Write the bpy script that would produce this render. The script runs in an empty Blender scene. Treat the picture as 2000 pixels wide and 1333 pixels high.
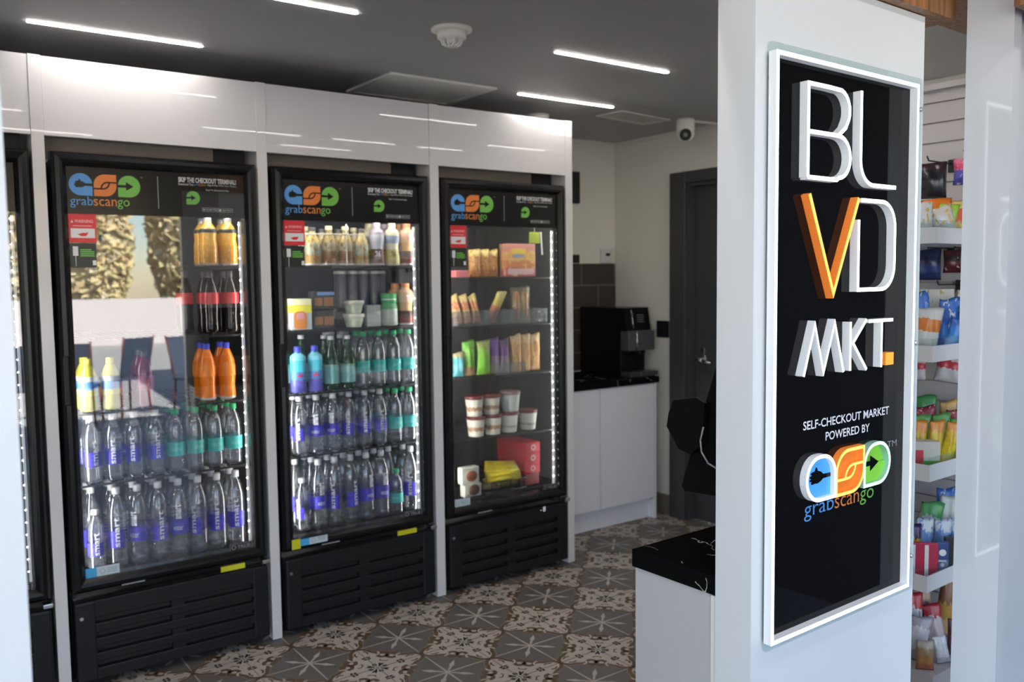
import bpy, bmesh, math, random
from mathutils import Vector, Matrix
PI = math.pi
S = bpy.context.scene
COL = S.collection

# ---------------------------------------------------------------- camera, sky, sun, exposure
def make_camera():
    yaw, pit, rol = (math.radians(v) for v in (54.33, 4.14, 0.695))
    f = Vector((math.cos(yaw)*math.cos(pit), math.sin(yaw)*math.cos(pit), -math.sin(pit)))
    r = Vector((math.sin(yaw), -math.cos(yaw), 0)); d = f.cross(r)
    c, s = math.cos(rol), math.sin(rol)
    r2 = c*r + s*d; d2 = -s*r + c*d
    cd = bpy.data.cameras.new('camera'); cam = bpy.data.objects.new('camera', cd); COL.objects.link(cam)
    m = Matrix((( r2.x, -d2.x, -f.x, 0), (r2.y, -d2.y, -f.y, 0), (r2.z, -d2.z, -f.z, 1.55), (0, 0, 0, 1)))
    cam.matrix_world = m
    cd.sensor_width = 36; cd.lens = 36*1679.6/2000; cd.clip_start = 0.02
    cd.dof.use_dof = True; cd.dof.focus_distance = 2.0; cd.dof.aperture_fstop = 4.2
    S.camera = cam
make_camera()

W = bpy.data.worlds.new('sky'); S.world = W; W.use_nodes = True
wn = W.node_tree.nodes; wl = W.node_tree.links
sky = wn.new('ShaderNodeTexSky'); sky.sky_type = 'NISHITA'; sky.sun_disc = False
sky.sun_elevation = math.radians(48); sky.sun_rotation = math.radians(200); sky.air_density = 1.0; sky.dust_density = 0.3; sky.ozone_density = 2.5
wl.new(sky.outputs[0], wn['Background'].inputs[0]); wn['Background'].inputs[1].default_value = 0.52

def make_sun():
    l = bpy.data.lights.new('sun', 'SUN'); l.energy = 26.0; l.angle = math.radians(0.6); l.color = (1.0, 0.97, 0.92)
    o = bpy.data.objects.new('sun', l); COL.objects.link(o)
    d = Vector((-0.30, -0.62, -0.72))          # comes over the roof from behind the shop: forecourt lit, shop front in shade
    o.rotation_euler = d.to_track_quat('-Z', 'Y').to_euler(); o.location = (4, 6, 9)
make_sun()
S.view_settings.view_transform = 'Standard'; S.view_settings.look = 'None'
S.view_settings.exposure = 0.0; S.view_settings.gamma = 1.0; S.view_settings.use_curve_mapping = False
S.cycles.max_bounces = 14; S.cycles.transparent_max_bounces = 40; S.cycles.transmission_bounces = 10
S.cycles.glossy_bounces = 5; S.cycles.diffuse_bounces = 4
S.cycles.caustics_reflective = False; S.cycles.sample_clamp_indirect = 6.0

# ---------------------------------------------------------------- front (street side) frame: a along the shop front, b into the shop
DE = math.radians(1.535)
A2 = Vector((math.cos(DE), math.sin(DE), 0)); B2 = Vector((-math.sin(DE), math.cos(DE), 0))
def AB(a, b, z=0.0): return A2*a + B2*b + Vector((0, 0, z))

# ---------------------------------------------------------------- materials
MAT = {}
def mat(name, color, rough=0.5, metal=0.0, emit=None, strength=0.0, spec=None, coat=0.0, bump=0.0, bscale=60.0):
    if name in MAT: return MAT[name]
    m = bpy.data.materials.new(name); m.use_nodes = True; MAT[name] = m
    p = m.node_tree.nodes['Principled BSDF']
    c = tuple(color) + (1,)
    p.inputs['Base Color'].default_value = c; p.inputs['Roughness'].default_value = rough; p.inputs['Metallic'].default_value = metal
    if spec is not None: p.inputs['Specular IOR Level'].default_value = spec
    if coat: p.inputs['Coat Weight'].default_value = coat; p.inputs['Coat Roughness'].default_value = 0.012
    if emit: p.inputs['Emission Color'].default_value = tuple(emit)+(1,); p.inputs['Emission Strength'].default_value = strength
    if bump:
        n = m.node_tree.nodes; l = m.node_tree.links
        t = n.new('ShaderNodeTexNoise'); t.inputs['Scale'].default_value = bscale; t.inputs['Detail'].default_value = 4
        tc = n.new('ShaderNodeTexCoord'); l.new(tc.outputs['Object'], t.inputs['Vector'])
        b = n.new('ShaderNodeBump'); b.inputs['Strength'].default_value = bump; b.inputs['Distance'].default_value = 0.01
        l.new(t.outputs['Fac'], b.inputs['Height']); l.new(b.outputs[0], p.inputs['Normal'])
    return m
def schlick(nt, f0):
    n, l = nt.nodes, nt.links
    g = n.new('ShaderNodeNewGeometry'); d = n.new('ShaderNodeVectorMath'); d.operation = 'DOT_PRODUCT'
    l.new(g.outputs['Normal'], d.inputs[0]); l.new(g.outputs['Incoming'], d.inputs[1])
    def mt(op, a, b=None, bv=None):
        x = n.new('ShaderNodeMath'); x.operation = op
        if isinstance(a, float): x.inputs[0].default_value = a
        else: l.new(a, x.inputs[0])
        if b is not None: l.new(b, x.inputs[1])
        elif bv is not None: x.inputs[1].default_value = bv
        return x.outputs[0]
    c = mt('ABSOLUTE', d.outputs['Value']); q = mt('SUBTRACT', 1.0, c); q = mt('POWER', q, bv=5.0)
    q = mt('MULTIPLY', q, bv=1-f0); return mt('ADD', q, bv=f0)
def clear(name, tint=(1, 1, 1), f0=0.05, refr=0.0, ior=1.25, rough=0.0, body=None, bodyfac=0.0):
    """see-through sheet or bottle plastic: transparent + mirror by angle, optionally part refracting and part tinted body"""
    if name in MAT: return MAT[name]
    m = bpy.data.materials.new(name); m.use_nodes = True; MAT[name] = m; nt = m.node_tree; n, l = nt.nodes, nt.links
    n.remove(n['Principled BSDF']); out = n['Material Output']
    t = n.new('ShaderNodeBsdfTransparent'); t.inputs[0].default_value = tint+(1,); cur = t.outputs[0]
    if refr:
        g = n.new('ShaderNodeBsdfRefraction'); g.inputs['Color'].default_value = tint+(1,); g.inputs['IOR'].default_value = ior; g.inputs['Roughness'].default_value = 0.02
        x = n.new('ShaderNodeMixShader'); x.inputs[0].default_value = refr; l.new(cur, x.inputs[1]); l.new(g.outputs[0], x.inputs[2]); cur = x.outputs[0]
    if body:
        g = n.new('ShaderNodeBsdfDiffuse'); g.inputs['Color'].default_value = body+(1,)
        x = n.new('ShaderNodeMixShader'); x.inputs[0].default_value = bodyfac; l.new(cur, x.inputs[1]); l.new(g.outputs[0], x.inputs[2]); cur = x.outputs[0]
    g = n.new('ShaderNodeBsdfGlossy'); g.inputs['Roughness'].default_value = rough
    x = n.new('ShaderNodeMixShader'); l.new(schlick(nt, f0), x.inputs[0]); l.new(cur, x.inputs[1]); l.new(g.outputs[0], x.inputs[2])
    l.new(x.outputs[0], out.inputs['Surface'])
    return m
def ramp_mat(name, stops, axis='Z', noise=0.06, nscale=9.0, rough=0.35, spots=None, coord='Generated', const=True, seed=0.0):
    """printed wrapper: colour bands along an axis with wavy edges and optional blotches"""
    if name in MAT: return MAT[name]
    m = bpy.data.materials.new(name); m.use_nodes = True; MAT[name] = m; nt = m.node_tree; n, l = nt.nodes, nt.links
    p = n['Principled BSDF']; p.inputs['Roughness'].default_value = rough
    tc = n.new('ShaderNodeTexCoord'); mp = n.new('ShaderNodeMapping'); mp.inputs['Location'].default_value = (seed, seed*0.7, seed*1.3)
    l.new(tc.outputs[coord], mp.inputs[0])
    nz = n.new('ShaderNodeTexNoise'); nz.inputs['Scale'].default_value = nscale; nz.inputs['Detail'].default_value = 2; l.new(mp.outputs[0], nz.inputs['Vector'])
    sp = n.new('ShaderNodeSeparateXYZ'); l.new(tc.outputs[coord], sp.inputs[0])
    ma = n.new('ShaderNodeMath'); ma.operation = 'MULTIPLY_ADD'; l.new(nz.outputs['Fac'], ma.inputs[0]); ma.inputs[1].default_value = noise*2
    l.new(sp.outputs[axis], ma.inputs[2])
    sb = n.new('ShaderNodeMath'); sb.operation = 'SUBTRACT'; l.new(ma.outputs[0], sb.inputs[0]); sb.inputs[1].default_value = noise
    cr = n.new('ShaderNodeValToRGB'); cr.color_ramp.interpolation = 'CONSTANT' if const else 'LINEAR'
    e = cr.color_ramp.elements
    while len(e) < len(stops): e.new(0.5)
    for i, (pos, c) in enumerate(stops): e[i].position = pos; e[i].color = tuple(c)+(1,)
    l.new(sb.outputs[0], cr.inputs[0]); cur = cr.outputs[0]
    if spots:
        (sc, th, c) = spots
        v = n.new('ShaderNodeTexNoise'); v.inputs['Scale'].default_value = sc; v.inputs['Detail'].default_value = 1; l.new(mp.outputs[0], v.inputs['Vector'])
        gt = n.new('ShaderNodeMath'); gt.operation = 'GREATER_THAN'; gt.inputs[1].default_value = th; l.new(v.outputs['Fac'], gt.inputs[0])
        mx = n.new('ShaderNodeMix'); mx.data_type = 'RGBA'; l.new(gt.outputs[0], mx.inputs[0]); l.new(cur, mx.inputs[6]); mx.inputs[7].default_value = tuple(c)+(1,)
        cur = mx.outputs[2]
    l.new(cur, p.inputs['Base Color'])
    return m

WHITE = mat('white_gloss_laminate', (0.71, 0.695, 0.695), 0.5, spec=0.2, coat=0.35)
WHITEF = mat('white_facade_panel', (0.72, 0.735, 0.75), 0.28)
WHITEC = mat('white_cabinet', (0.84, 0.85, 0.90), 0.35)
PAINT = mat('warm_white_paint', (0.84, 0.82, 0.74), 0.7, bump=0.05, bscale=220)
CEIL = mat('charcoal_ceiling_paint', (0.42, 0.415, 0.425), 0.5, bump=0.03, bscale=300)
BLACK = mat('black_cooler_enamel', (0.006, 0.006, 0.007), 0.26, spec=0.3)
BLACKS = mat('black_satin_plastic', (0.010, 0.011, 0.013), 0.42, spec=0.3)
BLACKM = mat('black_matte', (0.008, 0.008, 0.008), 0.6)
BLACKT = mat('black_terminal_plastic', (0.006, 0.006, 0.006), 0.55, spec=0.05)
INNER = mat('dark_cooler_liner', (0.035, 0.036, 0.04), 0.4)
GREYD = mat('grey_door_paint', (0.050, 0.052, 0.055), 0.45)
WIREB = mat('black_wire', (0.02, 0.02, 0.02), 0.35)
CHROME = mat('satin_metal', (0.7, 0.7, 0.7), 0.25, metal=1.0)
OFFW = mat('offwhite_plastic', (0.90, 0.88, 0.81), 0.45)
LEDW = mat('led_tube_diffuser', (1, 1, 1), 0.5, emit=(1.0, 0.94, 0.88), strength=48)
LEDB2 = mat('added_bar_light_dim', (1, 1, 1), 0.5, emit=(1.0, 0.97, 0.93), strength=34)
LEDB = mat('added_bar_light', (1, 1, 1), 0.5, emit=(1.0, 0.97, 0.93), strength=80)  # emission for the light bars added inside the coolers
LEDD = mat('led_dot', (1, 1, 1), 0.5, emit=(1.0, 0.97, 0.92), strength=50)
NEONW = mat('white_neon_face', (1, 1, 1), 0.5, emit=(0.95, 0.95, 1.0), strength=3.2)
NEONO = mat('orange_neon_face', (1, .4, .05), 0.5, emit=(0.9, 0.22, 0.02), strength=1.0)
NEONA = mat('amber_neon_face', (1, .5, .1), 0.5, emit=(1.0, 0.46, 0.10), strength=1.35)
NEONM = mat('mint_neon_face', (.5, 1, .7), 0.5, emit=(0.35, 1.0, 0.62), strength=2.0)
FLEXW = mat('white_silicone_side', (0.72, 0.74, 0.74), 0.4, emit=(.9, .92, 1.0), strength=0.18)
FLEXO = mat('orange_silicone_side', (0.75, 0.22, 0.04), 0.4, emit=(.9, .20, .02), strength=0.35)
FLEXM = mat('mint_silicone_side', (0.35, 0.6, 0.48), 0.4)
GBLUE = mat('print_blue', (0.10, 0.33, 0.72), 0.45)
GORNG = mat('print_orange', (0.78, 0.22, 0.04), 0.45)
GGREN = mat('print_green', (0.17, 0.50, 0.07), 0.45)
PWHITE = mat('print_white', (0.78, 0.78, 0.78), 0.5)
PGREY = mat('print_grey', (0.30, 0.30, 0.30), 0.5)
HDR = mat('black_header_film', (0.008, 0.008, 0.008), 0.25, spec=0.3)
RED = mat('red_sticker', (0.70, 0.03, 0.04), 0.4)
YEL = mat('yellow_sticker', (0.62, 0.60, 0.02), 0.5)
SKYB = mat('sky_blue_sticker', (0.06, 0.40, 0.75), 0.5)
PALE = mat('pale_sticker', (0.55, 0.62, 0.65), 0.5)
SIGNB = mat('black_acrylic', (0.004, 0.004, 0.005), 0.03, spec=0.2)
GLASS = clear('cooler_door_glass', (0.97, 0.98, 0.98), f0=0.10)
ACRYL = clear('clear_acrylic', (0.93, 0.97, 0.97), f0=0.045)
FLOORC = mat('cement_tile_cream', (0.45, 0.395, 0.345), 0.5, bump=0.05, bscale=40)
FLOORG = mat('cement_tile_grey', (0.125, 0.115, 0.105), 0.5)
FLOORR = mat('cement_tile_brown', (0.115, 0.075, 0.045), 0.5)
FLOORK = mat('cement_tile_black', (0.02, 0.018, 0.016), 0.5)
FLOORT = mat('cement_tile_taupe', (0.19, 0.165, 0.135), 0.5)

def marble():
    m = bpy.data.materials.new('black_marble'); m.use_nodes = True; n, l = m.node_tree.nodes, m.node_tree.links
    p = n['Principled BSDF']; p.inputs['Roughness'].default_value = 0.3; p.inputs['Specular IOR Level'].default_value = 0.0
    tc = n.new('ShaderNodeTexCoord')
    nz = n.new('ShaderNodeTexNoise'); nz.inputs['Scale'].default_value = 5; nz.inputs['Detail'].default_value = 5; l.new(tc.outputs['Object'], nz.inputs['Vector'])
    mx = n.new('ShaderNodeMix'); mx.data_type = 'RGBA'; mx.inputs[0].default_value = 0.26
    l.new(tc.outputs['Object'], mx.inputs[6]); l.new(nz.outputs['Color'], mx.inputs[7])
    v = n.new('ShaderNodeTexVoronoi'); v.feature = 'DISTANCE_TO_EDGE'; v.inputs['Scale'].default_value = 9; l.new(mx.outputs[2], v.inputs['Vector'])
    lt = n.new('ShaderNodeMath'); lt.operation = 'LESS_THAN'; lt.inputs[1].default_value = 0.010; l.new(v.outputs['Distance'], lt.inputs[0])
    n2 = n.new('ShaderNodeTexNoise'); n2.inputs['Scale'].default_value = 9; l.new(tc.outputs['Object'], n2.inputs['Vector'])
    gt = n.new('ShaderNodeMath'); gt.operation = 'GREATER_THAN'; gt.inputs[1].default_value = 0.52; l.new(n2.outputs['Fac'], gt.inputs[0])
    mu = n.new('ShaderNodeMath'); mu.operation = 'MULTIPLY'; l.new(lt.outputs[0], mu.inputs[0]); l.new(gt.outputs[0], mu.inputs[1])
    c = n.new('ShaderNodeMix'); c.data_type = 'RGBA'; l.new(mu.outputs[0], c.inputs[0]); c.inputs[6].default_value = (0.006, 0.006, 0.006, 1); c.inputs[7].default_value = (0.42, 0.40, 0.37, 1)
    l.new(c.outputs[2], p.inputs['Base Color']); return m
MARBLE = marble()
def wood():
    m = bpy.data.materials.new('oiled_wood_cladding'); m.use_nodes = True; n, l = m.node_tree.nodes, m.node_tree.links
    p = n['Principled BSDF']; p.inputs['Roughness'].default_value = 0.4
    tc = n.new('ShaderNodeTexCoord'); mp = n.new('ShaderNodeMapping'); mp.inputs['Scale'].default_value = (60, 60, 3); l.new(tc.outputs['Object'], mp.inputs[0])
    nz = n.new('ShaderNodeTexNoise'); nz.inputs['Scale'].default_value = 1.5; nz.inputs['Detail'].default_value = 6; l.new(mp.outputs[0], nz.inputs['Vector'])
    cr = n.new('ShaderNodeValToRGB'); e = cr.color_ramp.elements; e[0].position = .3; e[0].color = (0.10, 0.045, 0.02, 1); e[1].position = .7; e[1].color = (0.42, 0.19, 0.07, 1)
    l.new(nz.outputs['Fac'], cr.inputs[0]); l.new(cr.outputs[0], p.inputs['Base Color']); return m
WOOD = wood()
def brick():
    m = bpy.data.materials.new('brown_subway_tile'); m.use_nodes = True; n, l = m.node_tree.nodes, m.node_tree.links
    p = n['Principled BSDF']; p.inputs['Roughness'].default_value = 0.3
    tc = n.new('ShaderNodeTexCoord'); sp = n.new('ShaderNodeSeparateXYZ'); l.new(tc.outputs['Object'], sp.inputs[0])
    cb = n.new('ShaderNodeCombineXYZ'); l.new(sp.outputs['X'], cb.inputs['X']); l.new(sp.outputs['Z'], cb.inputs['Y'])
    b = n.new('ShaderNodeTexBrick'); l.new(cb.outputs[0], b.inputs['Vector'])
    b.inputs['Color1'].default_value = (0.050, 0.040, 0.034, 1); b.inputs['Color2'].default_value = (0.040, 0.032, 0.027, 1); b.inputs['Mortar'].default_value = (0.16, 0.14, 0.12, 1)
    b.inputs['Scale'].default_value = 1.0; b.inputs['Brick Width'].default_value = 0.30; b.inputs['Row Height'].default_value = 0.15; b.inputs['Mortar Size'].default_value = 0.005
    l.new(b.outputs['Color'], p.inputs['Base Color']); return m
BRICK = brick()
# ---------------------------------------------------------------- mesh helpers
def BM(): return bmesh.new()
def quadbox(bm, p8, mi=0):
    v = [bm.verts.new(p) for p in p8]
    for q in ((0, 3, 2, 1), (4, 5, 6, 7), (0, 1, 5, 4), (1, 2, 6, 5), (2, 3, 7, 6), (3, 0, 4, 7)):
        f = bm.faces.new([v[i] for i in q]); f.material_index = mi
def box(bm, x0, x1, y0, y1, z0, z1, mi=0):
    quadbox(bm, [(x0, y0, z0), (x1, y0, z0), (x1, y1, z0), (x0, y1, z0), (x0, y0, z1), (x1, y0, z1), (x1, y1, z1), (x0, y1, z1)], mi)
def bbox(bm, x0, x1, y0, y1, z0, z1, r=0.004, mi=0, seg=2):
    t = bmesh.new(); box(t, x0, x1, y0, y1, z0, z1)
    bmesh.ops.bevel(t, geom=list(t.edges), offset=r, segments=seg, affect='EDGES', profile=0.5)
    merge(bm, t, mi)
def merge(bm, t, mi=0, M=None):
    vm = {}
    for v in t.verts: vm[v] = bm.verts.new(M @ v.co if M else v.co)
    for f in t.faces:
        try:
            g = bm.faces.new([vm[v] for v in f.verts]); g.material_index = mi if mi is not None else f.material_index; g.smooth = f.smooth
        except ValueError: pass
    t.free()
def lathe(bm, prof, n=20, c=(0, 0, 0), mi=0, smooth=True, sq=0.0, a0=0.0, a1=2*PI):
    """prof: (r,z) bottom to top; r=0 closes. sq>0 squares the section off"""
    closed = abs(a1-a0-2*PI) < 1e-6; k = n if closed else n+1; rings = []
    for r, z in prof:
        if r <= 1e-7: rings.append([bm.verts.new((c[0], c[1], c[2]+z))]); continue
        ring = []
        for i in range(k):
            t = a0+(a1-a0)*i/n; cx, cy = math.cos(t), math.sin(t)
            if sq:
                e = max(abs(cx), abs(cy)); q = (1-sq)+sq*(1/e)*0.88; cx, cy = cx*q, cy*q
            ring.append(bm.verts.new((c[0]+r*cx, c[1]+r*cy, c[2]+z)))
        rings.append(ring)
    for A, B in zip(rings, rings[1:]):
        m = n if closed else n
        for i in range(m):
            j = (i+1) % k
            if not closed and i+1 >= k: continue
            vs = [A[0]] if len(A) == 1 else [A[i], A[j]]
            vs += [B[0]] if len(B) == 1 else [B[j], B[i]]
            if len(vs) >= 3:
                f = bm.faces.new(vs); f.smooth = smooth; f.material_index = mi
def cyl(bm, p0, p1, r, n=12, mi=0, smooth=True, r1=None):
    p0, p1 = Vector(p0), Vector(p1); d = p1-p0; L = d.length
    t = bmesh.new(); lathe(t, [(0, 0), (r, 0), (r if r1 is None else r1, L), (0, L)], n, smooth=False)
    for f in t.faces: f.smooth = smooth and len(f.verts) == 4
    merge(bm, t, mi, Matrix.Translation(p0) @ d.to_track_quat('Z', 'Y').to_matrix().to_4x4())
def tube(bm, pts, r, n=8, mi=0):
    for a, b in zip(pts, pts[1:]): cyl(bm, a, b, r, n, mi)
    for p in pts[1:-1]:
        t = bmesh.new(); bmesh.ops.create_icosphere(t, subdivisions=1, radius=r)
        for f in t.faces: f.smooth = True
        merge(bm, t, mi, Matrix.Translation(p))
def poly(bm, pts, y0, y1=None, mi=0, plane='XZ'):
    """filled 2D outline (x,z); extruded from y0 (front) to y1"""
    def P(p, y): return (p[0], y, p[1]) if plane == 'XZ' else ((p[0], p[1], y) if plane == 'XY' else (y, p[0], p[1]))
    v = [bm.verts.new(P(p, y0)) for p in pts]
    es = [bm.edges.new((v[i], v[(i+1) % len(v)])) for i in range(len(v))]
    r = bmesh.ops.triangle_fill(bm, use_beauty=True, use_dissolve=False, edges=es)
    fs = [g for g in r['geom'] if isinstance(g, bmesh.types.BMFace)]
    for f in fs: f.material_index = mi
    if y1 is not None:
        w = [bm.verts.new(P(p, y1)) for p in pts]
        for i in range(len(v)):
            j = (i+1) % len(v); f = bm.faces.new((v[i], v[j], w[j], w[i])); f.material_index = mi
        es = [bm.edges.get((w[i], w[(i+1) % len(w)])) for i in range(len(w))]
        r = bmesh.ops.triangle_fill(bm, use_beauty=True, use_dissolve=False, edges=es)
        for g in r['geom']:
            if isinstance(g, bmesh.types.BMFace): g.material_index = mi
def rrect(x0, x1, z0, z1, rtl=0, rtr=0, rbr=0, rbl=0, n=8):
    pts = []
    for cx, cz, r, a in ((x0+rbl, z0+rbl, rbl, PI), (x1-rbr, z0+rbr, rbr, 1.5*PI), (x1-rtr, z1-rtr, rtr, 0), (x0+rtl, z1-rtl, rtl, .5*PI)):
        if r <= 0: pts.append((cx, cz)); continue
        for i in range(n+1): t = a+.5*PI*i/n; pts.append((cx+r*math.cos(t), cz+r*math.sin(t)))
    return pts
def arc(cx, cz, r, d0, d1, n=8): return [(cx+r*math.cos(math.radians(d0+(d1-d0)*i/n)), cz+r*math.sin(math.radians(d0+(d1-d0)*i/n))) for i in range(n+1)]
def stroke2d(pts, w, closed=False):
    """left/right offset points of a polyline with mitres"""
    n = len(pts); Lp, Rp = [], []
    for i, p in enumerate(pts):
        a = pts[i-1] if (i > 0 or closed) else None; b = pts[(i+1) % n] if (i < n-1 or closed) else None
        def dr(u, v):
            d = (v[0]-u[0], v[1]-u[1]); L = math.hypot(*d) or 1e-9; return (d[0]/L, d[1]/L)
        d1 = dr(a, p) if a else dr(p, b); d2 = dr(p, b) if b else d1
        nx, nz = -(d1[1]+d2[1]), d1[0]+d2[0]; L = math.hypot(nx, nz) or 1e-9; nx, nz = nx/L, nz/L
        k = min(2.2, 1/max(0.3, nx*-d1[1]+nz*d1[0]))
        ww = w(i/(n-1)) if callable(w) else w
        Lp.append((p[0]+nx*ww/2*k, p[1]+nz*ww/2*k)); Rp.append((p[0]-nx*ww/2*k, p[1]-nz*ww/2*k))
    return Lp, Rp
def flex(bm, pts, w, yf, yb, mi_face=0, mi_side=1, closed=False):
    """neon flex: strip of width w on edge, lit front face at yf, body back to yb"""
    pts = [p for i, p in enumerate(pts) if i == 0 or math.hypot(p[0]-pts[i-1][0], p[1]-pts[i-1][1]) > 1e-5]
    if closed and math.hypot(pts[0][0]-pts[-1][0], pts[0][1]-pts[-1][1]) < 1e-5: pts = pts[:-1]
    Lp, Rp = stroke2d(pts, w, closed); n = len(pts); m = n if closed else n-1
    V = [[bm.verts.new((p[0], y, p[1])) for p in Q] for Q, y in ((Lp, yf), (Rp, yf), (Rp, yb), (Lp, yb))]
    for i in range(m):
        j = (i+1) % n
        for k in range(4):
            A, B = V[k], V[(k+1) % 4]
            f = bm.faces.new((A[i], A[j], B[j], B[i])); f.material_index = mi_face if k == 0 else mi_side
    if not closed:
        for i in (0, n-1):
            f = bm.faces.new([V[k][i] for k in range(4)]); f.material_index = mi_side
def ribbon(bm, pts, w, h, mi=0, closed=False):
    """flat XY stroke at height h"""
    Lp, Rp = stroke2d(pts, w, closed); n = len(pts); m = n if closed else n-1
    a = [bm.verts.new((p[0], p[1], h)) for p in Lp]; b = [bm.verts.new((p[0], p[1], h)) for p in Rp]
    for i in range(m):
        j = (i+1) % n
        try:
            f = bm.faces.new((b[i], b[j], a[j], a[i])); f.material_index = mi
        except ValueError: pass
def frame_sweep(bm, x0, x1, z0, z1, prof, mi=0):
    """picture-frame moulding; prof: closed loop of (inset from outer edge, y)"""
    loops = []
    for ins, y in prof: loops.append([bm.verts.new(p) for p in ((x0+ins, y, z0+ins), (x1-ins, y, z0+ins), (x1-ins, y, z1-ins), (x0+ins, y, z1-ins))])
    n = len(loops)
    for k in range(n):
        A, B = loops[k], loops[(k+1) % n]
        for i in range(4):
            j = (i+1) % 4; f = bm.faces.new((A[i], A[j], B[j], B[i])); f.material_index = mi
_txt = {}
def text_geo(s, bold=0.0, space=1.0):
    key = (s, bold, space)
    if key not in _txt:
        c = bpy.data.curves.new('t', 'FONT'); c.body = s; c.resolution_u = 3; c.offset = bold; c.space_character = space
        o = bpy.data.objects.new('t', c); COL.objects.link(o)
        dg = bpy.context.evaluated_depsgraph_get(); me = bpy.data.meshes.new_from_object(o.evaluated_get(dg))
        vs = [(v.co.x, v.co.y) for v in me.vertices]; fs = [tuple(p.vertices) for p in me.polygons]
        bpy.data.objects.remove(o); bpy.data.curves.remove(c); bpy.data.meshes.remove(me)
        xs = [v[0] for v in vs]; ys = [v[1] for v in vs]
        _txt[key] = (vs, fs, min(xs), max(xs), min(ys), max(ys))
    return _txt[key]
def text(bm, s, x0, x1, z0, z1, y, mi=0, bold=0.0, space=1.0, wrap=None, vertical=False, fit_base=None):
    """flat lettering fitted to a box in XZ facing -Y; wrap=R bends it round a cylinder; vertical turns it to read upwards"""
    vs, fs, a, b, c, d = text_geo(s, bold, space); out = []
    if fit_base is not None: c, d = fit_base
    for (u, v) in vs:
        if vertical: x = x1-(v-c)/(d-c)*(x1-x0); z = z0+(u-a)/(b-a)*(z1-z0)
        else: x = x0+(u-a)/(b-a)*(x1-x0); z = z0+(v-c)/(d-c)*(z1-z0)
        if wrap: t = x/wrap; out.append(bm.verts.new((wrap*math.sin(t), -wrap*math.cos(t), z)))
        else: out.append(bm.verts.new((x, y, z)))
    for f in fs:
        try: g = bm.faces.new([out[i] for i in f]); g.material_index = mi
        except ValueError: pass

# ---------------------------------------------------------------- object helpers
def obj(name, bm, mats, parent=None, loc=None, rotz=None, fixn=True):
    if isinstance(bm, bpy.types.Mesh): me = bm
    else:
        if fixn: bmesh.ops.recalc_face_normals(bm, faces=list(bm.faces))
        me = bpy.data.meshes.new(name); bm.to_mesh(me); bm.free()
        for m in (mats if isinstance(mats, (list, tuple)) else [mats]): me.materials.append(m)
    o = bpy.data.objects.new(name, me); COL.objects.link(o)
    if parent is not None: o.parent = parent
    if loc is not None: o.location = loc
    if rotz is not None: o.rotation_euler = (0, 0, rotz)
    return o
USED = {}
def tag(o, label, cat, group=None, kind=None):
    n = len(label.split())
    if not 4 <= n <= 16: print('LABEL LENGTH', n, label)
    if label in USED: print('LABEL TWICE', label)
    USED[label] = 1
    o['label'] = label; o['category'] = cat
    if group: o['group'] = group
    if kind: o['kind'] = kind
    return o
def thing(name, label, cat, loc=(0, 0, 0), rotz=0.0, group=None, kind=None):
    o = bpy.data.objects.new(name, None); COL.objects.link(o); o.empty_display_size = 0.05
    o.location = loc; o.rotation_euler = (0, 0, rotz)
    return tag(o, label, cat, group, kind)
def copy_tree(src, parent=None):
    c = src.copy(); COL.objects.link(c)
    if parent is not None: c.parent = parent
    for ch in list(src.children): copy_tree(ch, c)
    return c
def struct(name, bm, mats, label, cat, loc=None, rotz=None):
    o = obj(name, bm, mats, None, loc, rotz); return tag(o, label, cat, None, 'structure')
ORD = ['first', 'second', 'third', 'fourth', 'fifth', 'sixth', 'seventh', 'eighth', 'ninth', 'tenth']

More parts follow.
